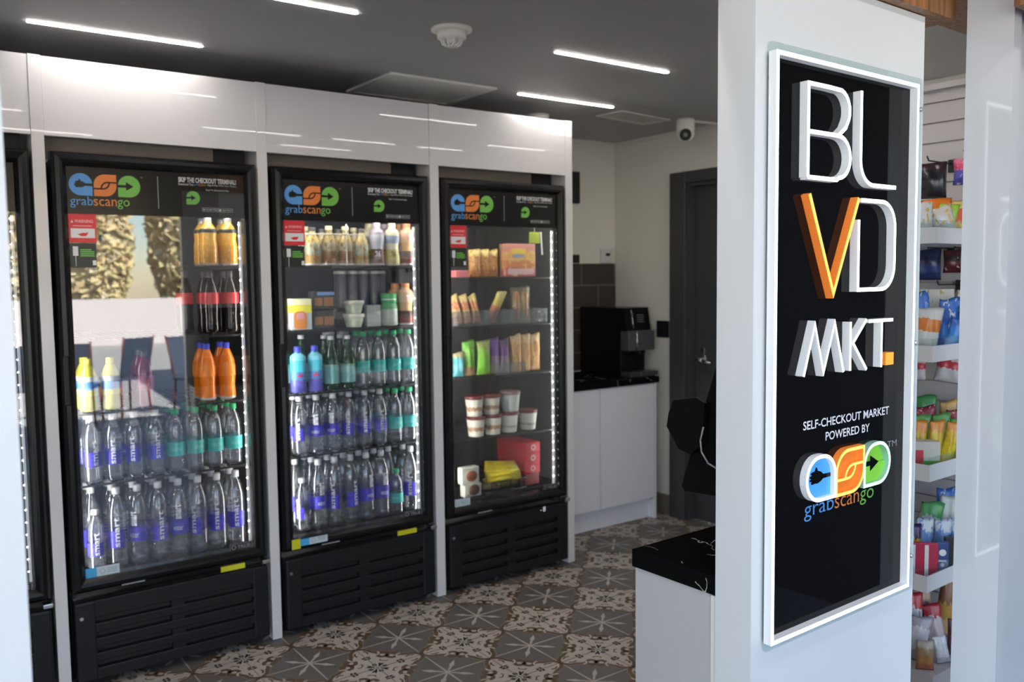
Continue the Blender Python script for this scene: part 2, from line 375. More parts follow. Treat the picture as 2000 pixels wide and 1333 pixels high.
# ================================================================ SETTING
def build_floor():
    bm = BM(); T = 0.4065; X0, Y0 = 1.7035, 2.836
    i0, i1, j0, j1 = -9, 6, -4, 4
    box(bm, X0+(i0-.5)*T, X0+(i1+.5)*T, Y0+(j0-.5)*T, Y0+(j1+.5)*T, -0.05, 0.0, 0)
    # one eighth-symmetric tile, star in the middle, medallions at the corners
    def rot(p, k, mir):
        x, y = p
        if mir: x, y = y, x
        for _ in range(k): x, y = -y, x
        return (x, y)
    star_edge = []
    half = [(0.492, 0.0), (0.44, 0.030), (0.405, 0.075), (0.392, 0.125), (0.36, 0.175), (0.315, 0.195), (0.275, 0.205), (0.262, 0.262)]
    for k in range(4):
        seq = [rot(p, k, False) for p in half] + [rot(p, k, True) for p in reversed(half)][1:]
        star_edge += seq[:-1]
    def spiral(cx, cy, r0, r1, a0, a1, n=14): return [(cx+(r0+(r1-r0)*i/n)*math.cos(math.radians(a0+(a1-a0)*i/n)), cy+(r0+(r1-r0)*i/n)*math.sin(math.radians(a0+(a1-a0)*i/n))) for i in range(n+1)]
    proto = BM()
    poly(proto, star_edge, 0.0002, None, 1, 'XY')
    ribbon(proto, [(x*0.93, y*0.93) for x, y in star_edge], 0.012, 0.0003, 4, True)
    ribbon(proto, star_edge, 0.040, 0.0004, 2, True)
    for k in range(4):
        for mir in (False, True):
            R = lambda pts: [rot(p, k, mir) for p in pts]
            # brown hooked scroll and its cream eye
            ribbon(proto, R(spiral(0.322, 0.262, 0.068, 0.032, -150, 175)), 0.042, 0.0005, 2)
            ribbon(proto, R([(0.372, 0.205), (0.318, 0.205), (0.275, 0.245)]), 0.050, 0.00045, 2)
            poly(proto, [R([(0.322+.020*math.cos(t), 0.262+.020*math.sin(t))])[0] for t in [PI*k_/5 for k_ in range(10)]], 0.00055, None, 0, 'XY')
            ribbon(proto, R(spiral(0.385, 0.185, 0.052, 0.034, 205, 20)), 0.022, 0.0006, 0)
            ribbon(proto, R([(0.455, 0.075), (0.432, 0.115), (0.44, 0.160)]), 0.020, 0.0006, 2)
            # small black chips on the medallion arms
            poly(proto, R([(0.452, 0.222), (0.492, 0.212), (0.492, 0.238), (0.458, 0.246)]), 0.0007, None, 3, 'XY')
            poly(proto, R([(0.458, 0.256), (0.492, 0.250), (0.492, 0.280), (0.466, 0.280)]), 0.0007, None, 3, 'XY')
            # quarter of the dark cross ornament at the medallion centre
            poly(proto, R([(0.478, 0.478), (0.415, 0.452), (0.402, 0.428), (0.43, 0.432), (0.482, 0.466)]), 0.0007, None, 3, 'XY')
            poly(proto, R([(0.493, 0.452), (0.476, 0.438), (0.480, 0.405), (0.493, 0.400)]), 0.0007, None, 3, 'XY')
            ribbon(proto, R([(0.395, 0.335), (0.405, 0.365), (0.385, 0.385)]), 0.014, 0.0006, 2)
        # star rays: thin to the nodes, leaf-shaped on the diagonals, short ones between
        rk = lambda pts: [rot(p, k, False) for p in pts]
        poly(proto, rk([(0.0, -0.012), (0.44, -0.004), (0.44, 0.004), (0.0, 0.012)]), 0.0008, None, 0, 'XY')
        s = math.sqrt(.5); leaf = [(0.0, 0.0), (0.06, -0.012), (0.12, -0.012), (0.17, -0.026), (0.275, 0.0), (0.17, 0.026), (0.12, 0.012), (0.06, 0.012)]
        poly(proto, rk([(s*(u-v), s*(u+v)) for u, v in leaf]), 0.0009, None, 0, 'XY')
    me = bpy.data.meshes.new('tile'); proto.to_mesh(me); proto.free()
    for i in range(i0, i1+1):
        for j in range(j0, j1+1):
            t = bmesh.new(); t.from_mesh(me)
            merge(bm, t, None, Matrix.Translation((X0+i*T, Y0+j*T, 0)) @ Matrix.Diagonal((T, T, 1, 1)))
    # thin dark joints along the tile edges, through the star centres of the drawing's half tiles
    for i in range(i0, i1+2):
        x = X0+(i-.5)*T; box(bm, x-.0012, x+.0012, Y0+(j0-.5)*T, Y0+(j1+.5)*T, 0.0, 0.0010, 4)
    for j in range(j0, j1+2):
        y = Y0+(j-.5)*T; box(bm, X0+(i0-.5)*T, X0+(i1+.5)*T, y-.0012, y+.0012, 0.0, 0.0010, 4)
    bpy.data.meshes.remove(me)
    for f in bm.faces:
        if f.normal.z < -0.5 and f.calc_center_median().z > -0.01: f.normal_flip()
    o = obj('floor', bm, [FLOORC, FLOORG, FLOORR, FLOORK, FLOORT], fixn=False)
    tag(o, 'patterned cement tile floor with grey stars and cream scrolls', 'floor', None, 'structure')
build_floor()

ZC = 2.465
bm = BM(); box(bm, -2.3, 4.3, 1.16, 4.6, ZC, ZC+.1)
struct('ceiling', bm, CEIL, 'dark charcoal painted ceiling over the coolers', 'ceiling')
bm = BM(); box(bm, -2.3, 4.3, 4.43, 4.55, 0, ZC)
struct('wall_back', bm, PAINT, 'warm white wall behind the coffee machine and coolers', 'wall')
bm = BM()                                                        # right wall with the doorway cut out
DY0, DY1, DZ = 2.98, 3.74, 2.13
box(bm, 4.06, 4.2, DY1, 4.43, 0, ZC); box(bm, 4.06, 4.2, 1.0, DY0, 0, ZC); box(bm, 4.06, 4.2, DY0, DY1, DZ, ZC)
struct('wall_right', bm, PAINT, 'warm white wall around the dark grey door', 'wall')
bm = BM(); box(bm, -2.3, -2.15, 1.0, 4.55, 0, ZC)
struct('wall_left', bm, PAINT, 'plain white wall at the far left end of the shop', 'wall')
bm = BM(); box(bm, 4.043, 4.06, 3.885, 4.43, 0, 0.125); box(bm, 3.95, 4.043, 4.413, 4.43, 0, 0.125)
struct('baseboard_right', bm, FLOORT, 'patterned tile skirting along the wall beside the grey door', 'baseboard')
bm = BM(); box(bm, 3.0, 4.06, 4.412, 4.43, 2.440, ZC); box(bm, 4.042, 4.06, 1.2, 4.412, 2.440, ZC)
struct('trim_1', bm, PAINT, 'thin white trim strip where the walls meet the dark ceiling', 'trim')
bm = BM(); box(bm, 3.0, 4.058, 4.418, 4.43, 0.93, 1.645)
struct('trim_2', bm, BRICK, 'brown subway tile backsplash behind the black coffee machine', 'backsplash')
# door
dr = thing('door_1', 'dark grey door and frame with a chrome lever handle', 'door', (4.06, 3.36, 0), 0, None, 'structure')
bm = BM()
y0, y1 = DY0-3.36, DY1-3.36
for (u0, u1, z0, z1) in ((y1, y1+.13, 0, DZ+.07), (y0-.13, y0, 0, DZ+.07), (y0, y1, DZ, DZ+.07)): bbox(bm, -.045, .02, u0, u1, z0, z1, .004)
for (u0, u1, z0, z1) in ((y1-.02, y1, 0, DZ), (y0, y0+.02, 0, DZ), (y0+.02, y1-.02, DZ-.02, DZ)): box(bm, -.02, .1, u0, u1, z0, z1)
obj('door_frame', bm, GREYD, dr)
bm = BM(); bbox(bm, .03, .075, y0+.022, y1-.022, .008, DZ-.022, .003); leaf = obj('door_leaf', bm, GREYD, dr)
bm = BM(); hy = 3.652-3.36
cyl(bm, (.03, hy, 1.035), (.018, hy, 1.035), .033, 20); cyl(bm, (.02, hy, 1.035), (-.03, hy, 1.035), .010); tube(bm, [(-.03, hy, 1.035), (-.034, hy-.05, 1.03), (-.028, hy-.115, 1.022)], .0085)
cyl(bm, (.03, hy, 1.09), (.02, hy, 1.09), .022, 16)
obj('lever_handle', bm, CHROME, leaf)

# shop front: panel wall with the sign, left jamb, right fin and facade, wooden header, canopy
bm = BM(); box(bm, 1.395, 2.03, 1.055, 1.145, 0, 2.152)
struct('wall_front', bm, WHITEF, 'white panel wall carrying the black neon sign', 'wall', (0, 0, 0), DE)
bm = BM(); box(bm, -0.47, 0.131, 1.055, 1.145, 0, 2.152); box(bm, -2.6, -2.1, 1.055, 1.145, 0, 2.152)
struct('wall_entrance_left', bm, WHITEF, 'white panel jamb out of focus at the left edge', 'wall', (0, 0, 0), DE)
bm = BM(); box(bm, 2.132, 2.169, 0.900, 1.006, 0, 2.20); box(bm, 2.169, 2.42, 0.930, 0.965, 0, 2.20)
struct('wall_entrance_right', bm, mat('white_gloss_fin', (0.62, 0.63, 0.655), 0.10, coat=0.4), 'glossy white fin and facade panel right of the snack shelves', 'wall', (0, 0, 0), DE)
bm = BM(); box(bm, 3.45, 4.3, 0.93, 0.965, 0, 2.20)
struct('wall_entrance_far', bm, WHITEF, 'white facade panel at the far right end of the shop front', 'wall', (0, 0, 0), DE)
bm = BM(); box(bm, -2.6, 2.128, 1.029, 1.165, 2.154, 2.60)
struct('trim_3', bm, WOOD, 'brown wooden header beam over the sign wall', 'beam', (0, 0, 0), DE)
bm = BM(); box(bm, 2.06, 5.2, 0.82, 0.872, 2.135, 2.60); box(bm, 2.132, 5.2, 0.872, 1.165, 2.205, 2.60)
struct('trim_4', bm, WOOD, 'outer wooden fascia above the glossy white fin', 'beam', (0, 0, 0), DE)
bm = BM(); box(bm, -9, 7.5, -1.5, 1.3, 2.60, 2.85)  # out-of-view canopy, stretched for shade, underside pale to bounce light
struct('canopy', bm, mat('canopy_soffit', (0.75, 0.72, 0.68), 0.6), 'unseen flat canopy over the pavement, widened to shade the shop front', 'canopy', (0, 0, 0), DE)
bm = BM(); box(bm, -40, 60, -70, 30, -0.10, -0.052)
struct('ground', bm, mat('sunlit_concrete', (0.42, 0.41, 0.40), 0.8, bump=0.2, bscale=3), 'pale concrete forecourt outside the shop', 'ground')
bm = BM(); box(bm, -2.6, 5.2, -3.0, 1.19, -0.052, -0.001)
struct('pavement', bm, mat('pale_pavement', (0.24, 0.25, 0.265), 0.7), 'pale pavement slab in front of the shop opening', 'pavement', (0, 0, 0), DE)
bm = BM(); box(bm, -2.4, 4.4, 1.17, 4.7, ZC+.1, ZC+.25)
struct('roof', bm, BLACKM, 'flat roof slab over the shop', 'roof')
for i, (a, nm) in enumerate(((-.9, 'added unseen downlight left of the shop opening, above the picture'), (.75, 'added unseen downlight over the shop opening, above the picture'), (2.0, 'added unseen downlight over the sign wall, above the picture'))):  # unseen downlights added to brighten the top of the sign wall
    r = thing('added_downlight', nm, 'downlight', AB(a, .30, 2.60), DE, 'unseen downlights added under the canopy')
    bm = BM(); lathe(bm, [(.055, 0), (.075, 0), (.075, -.006), (.055, -.006)], 24); obj('trim_ring', bm, OFFW, r)
    bm = BM(); lathe(bm, [(0, -.003), (.055, -.003)], 24); obj('diffuser', bm, mat('added_downlight_diffuser', (1, 1, 1), .5, emit=(1.0, .95, .88), strength=150), r)
# ================================================================ COOLER WALL
PX = [(0.432, 0.474), (1.257, 1.299), (2.083, 2.131), (2.908, 2.953)]
PNAME = ['white post between the cut-off cooler and the left cooler', 'white post between the left and middle coolers',
         'white post between the middle and right coolers', 'white end post right of the right cooler']
for (x0, x1), nm in zip(PX, PNAME):
    bm = BM(); bbox(bm, 0, x1-x0, 0, 0.82, 0.003, 2.375, .0015)
    tag(obj('divider_post', bm, WHITE, None, (x0, 3.549, 0)), nm, 'post', 'white posts between the coolers')
VX = [(-0.36, 0.432), (0.474, 1.257), (1.299, 2.083), (2.131, 2.908)]
VN = ['cut-off cooler at the left edge', 'left cooler', 'middle cooler', 'right cooler']
for (x0, x1), nm in zip(VX, VN):
    r = thing('valance_panel', 'glossy white valance panel above the '+nm, 'panel', ((x0+x1)/2, 3.553, 2.09), 0, 'white valance panels above the coolers')
    w = (x1-x0)/2 - .0005
    bm = BM(); bbox(bm, -w, w, 0, 0.018, 0, 0.283, .001); obj('panel_face', bm, WHITE, r)
    bm = BM(); box(bm, -w, w*.62, 0.10, 0.115, -.073, 0.24, 0); obj('filler_board', bm, mat('taupe_board', (0.22, 0.19, 0.16), .6), r)
    bm = BM(); box(bm, w*.62, w*.94, 0.09, 0.20, -.073, 0.24, 0); obj('black_block', bm, BLACKM, r)  # plain black block closing the rest of the gap

# ---------------------------------------------------------------- the emblem drawn on headers and the sign
def stadium(x0, z0, w, h, kind):
    r = min(w, h)*.5
    if kind == 'blue': return rrect(x0, x0+w, z0, z0+h, r, r*.96, 0, r)
    if kind == 'green': return rrect(x0, x0+w, z0, z0+h, r, r, r, 0)
    return rrect(x0, x0+w, z0, z0+h, r, 0, r, 0)
def hand_pts(x0, z0, w, h):
    f = [(1.0, .545), (.70, .555), (.62, .62), (.50, .66), (.49, .72), (.44, .75), (.41, .70), (.40, .66), (.28, .64), (.25, .60), (.30, .575), (.24, .56), (.21, .52), (.27, .50),
         (.22, .475), (.22, .435), (.29, .43), (.26, .39), (.30, .355), (.40, .37), (.50, .36), (.62, .40), (.70, .45), (1.0, .455)]
    return [(x0+u*w, z0+v*h) for u, v in f]
def arrow_pts(x0, z0, w, h):
    return [(x0+u*w, z0+v*h) for u, v in [(0, .44), (.36, .44), (.36, .30), (.70, .5), (.36, .70), (.36, .56), (0, .56)]]
def swirl(x0, z0, w, h):
    a = [(1.0, .64), (.62, .64)] + [(.62+.30*math.cos(t), .34+.30*math.sin(t)) for t in [PI*(.5+.5*i/7) for i in range(8)]]
    b = [(0, .34), (.40, .34)] + [(.40+.28*math.cos(t), .62+.28*math.sin(t)) for t in [PI*(-.5+.5*i/7) for i in range(8)]]
    return [[(x0+u*w, z0+v*h) for u, v in p] for p in (a, b)]

def make_cooler():
    r = thing('display_cooler', 'prototype label to be replaced', 'cooler')
    # carcass: hollow box, black outside, dark liner inside
    bm = BM(); X, D, H = .3775, .75, 2.005
    t = .010
    box(bm, -X, -X+t, .072, D, .06, H); box(bm, X-t, X, .072, D, .06, H); box(bm, -X+t, X-t, D-.04, D, .06, H)
    box(bm, -X+t, X-t, .072, D-.04, 1.86, H); box(bm, -X+t, X-t, .072, D-.04, .06, .325)
    u = t+.003
    box(bm, -X+t, -X+u, .074, D-.04, .325, 1.86, 1); box(bm, X-u, X-t, .074, D-.04, .325, 1.86, 1)
    box(bm, -X+u, X-u, D-.045, D-.04, .325, 1.86, 1); box(bm, -X+u, X-u, .074, D-.045, .325, .33, 1); box(bm, -X+u, X-u, .074, D-.045, 1.855, 1.86, 1)
    for sx in (-1, 1):
        for y in (.13, .68): cyl(bm, (sx*.3, y, 0), (sx*.3, y, .06), .025, 12)
    obj('carcass', bm, [BLACK, INNER], r)
    # lower grille: plate with two columns of four long slots
    bm = BM()
    xs = [(-.30, -.025), (.025, .305)]; zs = [.092, .150, .208, .266, .308]
    bbox(bm, -.372, -.30, 0, .03, .035, .345, .008); bbox(bm, .305, .372, 0, .03, .035, .345, .008); box(bm, -.025, .025, .004, .03, .04, .34)
    edges = [.035]+[v for z in zs[:4] for v in (z-.012, z+.012)]+[.345]
    for k in range(0, len(edges), 2): bbox(bm, -.33, .33, .002, .03, edges[k], edges[k+1], .004)
    box(bm, -.37, .37, .032, .07, .035, .345, 1)
    obj('grille', bm, [BLACKS, BLACKM], r)
    bm = BM(); cyl(bm, (-.352, -.004, .285), (-.352, .002, .285), .007, 12); obj('grille_bolt', bm, CHROME, r)
    bm = BM(); bbox(bm, .345, .378, -.012, .03, .355, .372, .003); obj('hinge_bracket', bm, CHROME, r)
    # door
    bm = BM()
    prof = [(.0, .020), (.012, .004), (.026, .0), (.036, .004), (.046, .016), (.050, .022), (.050, .070), (.0, .070)]
    frame_sweep(bm, -.3775, .3775, .378, 2.035, prof); dframe = obj('door_frame', bm, BLACK, r)
    bm = BM(); bbox(bm, -.372, -.352, -.006, .012, 1.10, 1.285, .004); obj('door_handle', bm, BLACKS, dframe)
    bm = BM(); box(bm, -.328, .328, .030, .036, .425, 1.99); glass = obj('door_glass', bm, GLASS, r)
    # header film with printing
    bm = BM(); box(bm, -.3285, .3285, .0265, .0285, 1.812, 1.987); hd = obj('header_panel', bm, HDR, r); y = .0262
    z0, hh = 1.879, .082
    bm = BM(); poly(bm, stadium(-.319, z0, .079, hh, 'blue'), y, None, 0); poly(bm, hand_pts(-.319, z0, .079, hh), y-.0003, None, 1); box(bm, -.276, -.2395, y-.0003, y-.0002, z0+.036, z0+.046, 1)
    obj('blue_emblem', bm, [GBLUE, HDR], hd)
    bm = BM(); poly(bm, stadium(-.235, z0, .079, hh, 'orange'), y, None, 0)
    for p in swirl(-.235, z0, .079, hh): flex(bm, p, .0055, y-.0004, y-.0002, 1, 1)
    obj('orange_emblem', bm, [GORNG, HDR], hd)
    bm = BM(); poly(bm, stadium(-.151, z0, .080, hh, 'green'), y, None, 0); poly(bm, arrow_pts(-.151, z0, .080, hh), y-.0003, None, 1)
    obj('green_emblem', bm, [GGREN, HDR], hd)
    for s, a, b, m in (('grab', -.318, -.240, GBLUE), ('scan', -.238, -.157, GORNG), ('go', -.155, -.112, GGREN)):
        bm = BM(); vs = text_geo('grabscango'); text(bm, s, a, b, 1.833 if 'g' in s else 1.843, 1.876 if 'b' in s else 1.868, y, 0); obj('wordmark', bm, m, hd)
    bm = BM(); text(bm, 'TM', -.070, -.061, 1.954, 1.959, y); obj('trademark_lettering', bm, PGREY, hd)
    bm = BM(); box(bm, -.0075, -.0050, y-.0002, y, 1.840, 1.965); obj('divider_line', bm, PGREY, hd)
    bm = BM(); text(bm, 'SKIP THE CHECKOUT TERMINAL!', .072, .300, 1.948, 1.968, y, 0, .03)
    text(bm, 'Download The', .072, .128, 1.936, 1.945, y); text(bm, 'App & Pay With Your Phone', .184, .300, 1.936, 1.945, y)
    text(bm, 'Scan To Download App', .177, .270, 1.917, 1.925, y); obj('slogan_lettering', bm, PWHITE, hd)
    bm = BM(); text(bm, 'grab', .131, .149, 1.936, 1.945, y, 0); text(bm, 'scan', .150, .168, 1.936, 1.945, y, 1); text(bm, 'go', .169, .180, 1.936, 1.943, y, 2); obj('slogan_lettering', bm, [GBLUE, GORNG, GGREN], hd)
    bm = BM(); poly(bm, stadium(.100, 1.861, .053, .054, 'green'), y, None, 0); poly(bm, arrow_pts(.100, 1.861, .053, .054), y-.0003, None, 1); obj('small_green_emblem', bm, [GGREN, HDR], hd)
    bm = BM()
    for a, b in ((.161, .222), (.225, .283)): flex(bm, rrect(a, b, 1.836, 1.850), .0008, y-.0002, y, 0, 0, True)
    text(bm, 'Google Play', .174, .219, 1.839, 1.847, y); text(bm, 'App Store', .240, .279, 1.839, 1.847, y)
    poly(bm, [(.165, 1.839), (.172, 1.843), (.165, 1.847)], y); poly(bm, arc(.232, 1.8425, .0042, 0, 360, 14)[:-1], y); obj('store_badges', bm, PWHITE, hd)
    # stickers on the glass
    y = .0295
    bm = BM(); box(bm, -.3285, -.232, y-.0005, y, 1.705, 1.811); ws = obj('warning_sticker', bm, RED, r)
    bm = BM(); box(bm, -.320, -.238, y-.0009, y-.0006, 1.722, 1.757); obj('white_field', bm, PWHITE, ws)
    bm = BM(); text(bm, 'WARNING', -.306, -.243, 1.778, 1.790, y-.0008, 0, .02); poly(bm, [(-.320, 1.778), (-.309, 1.778), (-.3145, 1.789)], y-.0008); box(bm, -.312, -.248, y-.0009, y-.0007, 1.765, 1.768); obj('warning_lettering', bm, mat('pink_print', (.85, .45, .45), .5), ws)
    bm = BM(); poly(bm, [(-.298, 1.735), (-.285, 1.728), (-.268, 1.729), (-.262, 1.738), (-.262, 1.746), (-.266, 1.741), (-.280, 1.741)], y-.0012); obj('hand_pictogram', bm, RED, ws)
    bm = BM(); box(bm, -.3285, -.236, y-.0004, y, 1.612, 1.702); ins = obj('instruction_sticker', bm, mat('dark_sticker', (.018, .020, .016), .4), r)
    bm = BM(); bbox(bm, -.316, -.298, y-.002, y-.0006, 1.655, 1.690, .0003); cyl(bm, (-.307, y-.001, 1.615), (-.307, y-.001, 1.656), .0012, 6); obj('white_pictogram', bm, PWHITE, ins)
    bm = BM(); bbox(bm, -.250, -.238, y-.002, y-.0006, 1.620, 1.638, .0003); obj('white_pictogram', bm, PWHITE, ins)
    bm = BM()
    for k in range(4): box(bm, -.291, -.243+(-.01 if k == 3 else 0), y-.0009, y-.0006, 1.653+k*.0075, 1.6575+k*.0075)
    obj('green_lettering', bm, GGREN, ins)
    bm = BM(); bbox(bm, .219, .318, .024, .0298, .424, .456, .001); bd = obj('maker_badge', bm, BLACKS, r)
    bm = BM(); flex(bm, rrect(.222, .315, .427, .453), .0016, .0234, .0239, 0, 0, True); text(bm, 'TRUE', .252, .308, .432, .447, .0236, 0, .02); flex(bm, arc(.237, .440, .008, 0, 360, 16)[:-1], .003, .0234, .0239, 0, 0, True); obj('badge_lettering', bm, PGREY, bd)
    bm = BM(); box(bm, .177, .277, .010, .016, .350, .372); obj('yellow_tag', bm, YEL, r)
    bm = BM(); box(bm, -.206, -.121, -.0008, .004, .383, .387); obj('reflective_slot', bm, PGREY, dframe)
    # inner led strips and wire shelves
    for sx in (1,):
        bm = BM(); x = sx*.3265
        box(bm, x-.010*sx-.004, x-.010*sx+.004, .044, .060, .43, 1.80, 0)
        for k in range(30):
            z = .445+k*.0463; cx = x-sx*.0165; box(bm, cx-.0015, cx+.0015, .043, .0460, z-.0015, z+.0015, 1)
        obj('led_strip', bm, [FLEXW, LEDD], r)
    bm = BM(); box(bm, -.352, -.347, .078, .090, .40, 1.82, 0); obj('added_light_bar', bm, LEDB, r)  # side and top bars added as fill light for the shelves
    bm = BM(); box(bm, .350, .355, .076, .086, .40, 1.82, 0); obj('added_light_bar', bm, LEDB2, r)
    bm = BM(); box(bm, -.31, .31, .075, .090, 1.838, 1.843, 0); obj('added_light_bar', bm, LEDB2, r)
    return r
def add_shelves(r, zs):
    for z in zs:
        bm = BM()
        for k in range(26):
            x = -.345+.690*k/25; box(bm, x-.0015, x+.0015, .098, .69, z-.004, z-.001)
        for yy in (.098, .30, .50, .69): box(bm, -.350, .350, yy-.004, yy+.004, z-.012, z-.004)
        obj('shelf', bm, WIREB, r)
ZS = [1.620, 1.335, 1.055, .775, .425]
ZF = [1.560, 1.315, 1.055, .740, .440, .336]
CX = [0.044, .867, 1.691, 2.520]; YF = 3.530
proto = make_cooler()
coolers = [proto]+[copy_tree(proto) for _ in range(3)]
CLAB = ['black glass-door cooler cut off by the left edge of the picture', 'left black glass-door cooler reflecting the sunny street',
        'middle black glass-door cooler full of water bottles', 'right black glass-door cooler holding frozen snacks and ice cream cups']
USED.pop('prototype label to be replaced', None)
for c, x, l, zs in zip(coolers, CX, CLAB, (ZS, ZS, ZS, ZF)):
    c.location = (x, YF, 0); tag(c, l, 'cooler', 'black glass door coolers along the wall'); add_shelves(c, zs[:5] if zs is ZF else zs)
def part_of(c, nm): return [k for k in c.children if k.name.split('.')[0] == nm][0]
for ci in (1, 2, 3):
    c = coolers[ci]; y = .0292
    bm = BM()
    if ci == 1: x0, x1, x2, z0, z1, yy = -.328, -.287, -.206, .426, .465, y
    elif ci == 2: x0, x1, x2, z0, z1, yy = -.305, -.265, -.180, .398, .428, -.002
    else: x0, x1, x2, z0, z1, yy = -.328, -.328, -.235, .425, .465, y
    if x1 > x0: box(bm, x0, x1, yy-.0006, yy, z0, z1, 0)
    box(bm, x1, x2, yy-.0006, yy, z0, z1, 1)
    st = obj('energy_sticker', bm, [SKYB, PALE], c)
    bm = BM(); flex(bm, arc(x1+.02, (z0+z1)/2, .009, 0, 360, 14)[:-1], .002, yy-.0010, yy-.0007, 0, 0, True)
    for k in range(3): box(bm, x1+.038, x2-.01, yy-.0010, yy-.0007, z0+.012+k*.007, z0+.0145+k*.007)
    obj('sticker_print', bm, mat('grey_teal_print', (.22, .34, .40), .5), st)
bm = BM(); box(bm, -.345, -.306, -.003, -.0022, .388, .432); obj('yellow_sticker', bm, YEL, coolers[2])
for o in [k for k in coolers[3].children if k.name.startswith('yellow_tag')]: bpy.data.objects.remove(o)
bm = BM(); text(bm, '-8', .184, .218, .324, .350, -.0005, 0, -.022, 1.25)
obj('temperature_display', bm, mat('white_led_digits', (1, 1, 1), .5, emit=(1, 1, 1), strength=.7), coolers[3])
# the left cooler's pane is turned to shift its street reflection
gl = part_of(coolers[1], 'door_glass'); gl.rotation_euler = (0, 0, math.radians(GLASS_YAW := -2.4))

# ================================================================ CEILING FITTINGS
LX = [(.425, 3.46, .60, 'white LED tube in the ceiling just above the left cooler'), (.742, 2.752, .60, 'white LED tube cut off by the top edge of the picture'),
      (2.225, 2.776, .645, 'white LED tube nearest the sign wall in the ceiling'), (2.563, 3.494, .632, 'white LED tube in front of the square ceiling diffuser'),
      (1.53, 1.88, .60, None), (2.98, 1.88, .36, None), (-.70, 2.752, .60, None), (.0, 1.88, .6, None), (3.40, 2.79, .6, None), (2.15, 1.48, .52, None), (2.35, 1.88, .45, None), (.45, 1.25, .6, None), (-.8, 1.25, .6, None), (3.35, 2.18, .5, None)]  # unseen tubes from the grey-door one on are added to brighten the room
def led(x, y, L, label):
    r = thing('led_tube_light', label, 'ceiling light', (x, y, ZC), 0, 'LED tubes set in the ceiling')
    bm = BM(); poly(bm, rrect(0, L, -.011, .011, .011, .011, .011, .011), -.0035, -.0005, 0, 'XY'); obj('diffuser', bm, LEDW, r)
    bm = BM(); flex_pts = rrect(-.003, L+.003, -.014, .014, .014, .014, .014, .014)
    poly(bm, flex_pts, -.0012, 0.0, 0, 'XY'); obj('trim_ring', bm, CEIL, r)
    return r
hid = 0
for x, y, L, lab in LX:
    if lab is None:
        hid += 1; lab = ['white LED tube mirrored low in the middle valance panel', 'white LED tube behind the sign wall, mirrored in the right valance', 'white LED tube at the far left end of the ceiling', 'white LED tube just inside the shop opening', 'added white LED tube hidden between the grey door and the sign wall', 'added white LED tube hidden between the checkout terminal and snack shelves', 'added white LED tube hidden above the checkout terminal', 'added unseen white LED tube nearest the shop opening', 'added unseen white LED tube left of the shop opening', 'added white LED tube hidden above the floor by the grey door'][hid-1]
    led(x, y, L, lab)
# smoke detector
r = thing('smoke_detector', 'round cream smoke detector in the middle of the ceiling', 'smoke detector', (1.708, 2.735, ZC))
bm = BM(); lathe(bm, [(0, 0), (.076, 0), (.076, -.008), (.060, -.014), (0, -.014)], 28)
for a in (.6, 3.7): cyl(bm, (.066*math.cos(a), .066*math.sin(a), -.008), (.066*math.cos(a), .066*math.sin(a), -.0125), .004, 8)
obj('base_plate', bm, OFFW, r)
bm = BM(); lathe(bm, [(0, -.012), (.054, -.014), (.054, -.034), (.046, -.040), (.032, -.042), (0, -.042)], 28); obj('housing', bm, OFFW, r)
bm = BM()
for k in range(10):
    a = 2*PI*k/10; box_c = (math.cos(a), math.sin(a)); tube(bm, [(.040*box_c[0], .040*box_c[1], -.038), (.034*box_c[0], .034*box_c[1], -.056), (.018*box_c[0], .018*box_c[1], -.064)], .0035, 6)
lathe(bm, [(0, -.066), (.020, -.066), (.022, -.061), (0, -.060)], 18); lathe(bm, [(.018, -.056), (.018, -.042)], 12)
obj('sensor_cage', bm, OFFW, r)
r = thing('smoke_detector', 'small white ceiling puck peeking over the right valance panel', 'smoke detector', (2.99, 3.89, ZC))
bm = BM(); lathe(bm, [(0, 0), (.062, 0), (.062, -.012), (.05, -.03), (0, -.034)], 24); obj('housing', bm, OFFW, r)
# return air grille
r = thing('return_grille', 'large white louvred return air grille behind the valance tops', 'vent', (1.82, 3.43, ZC))
bm = BM(); w, d = .577, .455
for (a, b, c, e) in ((0, w, 0, .028), (0, w, d-.028, d), (0, .028, .028, d-.028), (w-.028, w, .028, d-.028)): bbox(bm, a, b, c, e, -.012, 0, .003)
obj('grille_frame', bm, OFFW, r)
bm = BM()
for k in range(22):
    y = .034+k*(d-.068)/21; quadbox(bm, [(.03, y+.0055, -.0075), (w-.03, y+.0055, -.0075), (w-.03, y+.0065, -.0065), (.03, y+.0065, -.0065), (.03, y-.0075, -.0045), (w-.03, y-.0075, -.0045), (w-.03, y-.0065, -.0035), (.03, y-.0065, -.0035)])
box(bm, .028, w-.028, .028, d-.028, -.0008, 0)
obj('louvres', bm, OFFW, r)
# square diffuser, set a little askew
r = thing('ceiling_diffuser', 'small white ceiling diffuser near the white camera', 'vent', (3.30, 3.53, ZC), math.radians(7))
bm = BM(); w, d = .43, .20
for (a, b, c, e) in ((0, w, 0, .016), (0, w, d-.016, d), (0, .016, .016, d-.016), (w-.016, w, .016, d-.016)): bbox(bm, a, b, c, e, -.006, 0, .002)
obj('diffuser_frame', bm, OFFW, r)
bm = BM()
for k in range(12):
    x = .03+k*.034; quadbox(bm, [(x, .018, -.0045), (x+.001, .018, -.0055), (x+.001, d-.018, -.0055), (x, d-.018, -.0045), (x+.026, .018, -.0025), (x+.027, .018, -.0035), (x+.027, d-.018, -.0035), (x+.026, d-.018, -.0025)])
box(bm, .016, w-.016, .016, d-.016, -.0006, 0)
obj('vanes', bm, OFFW, r)
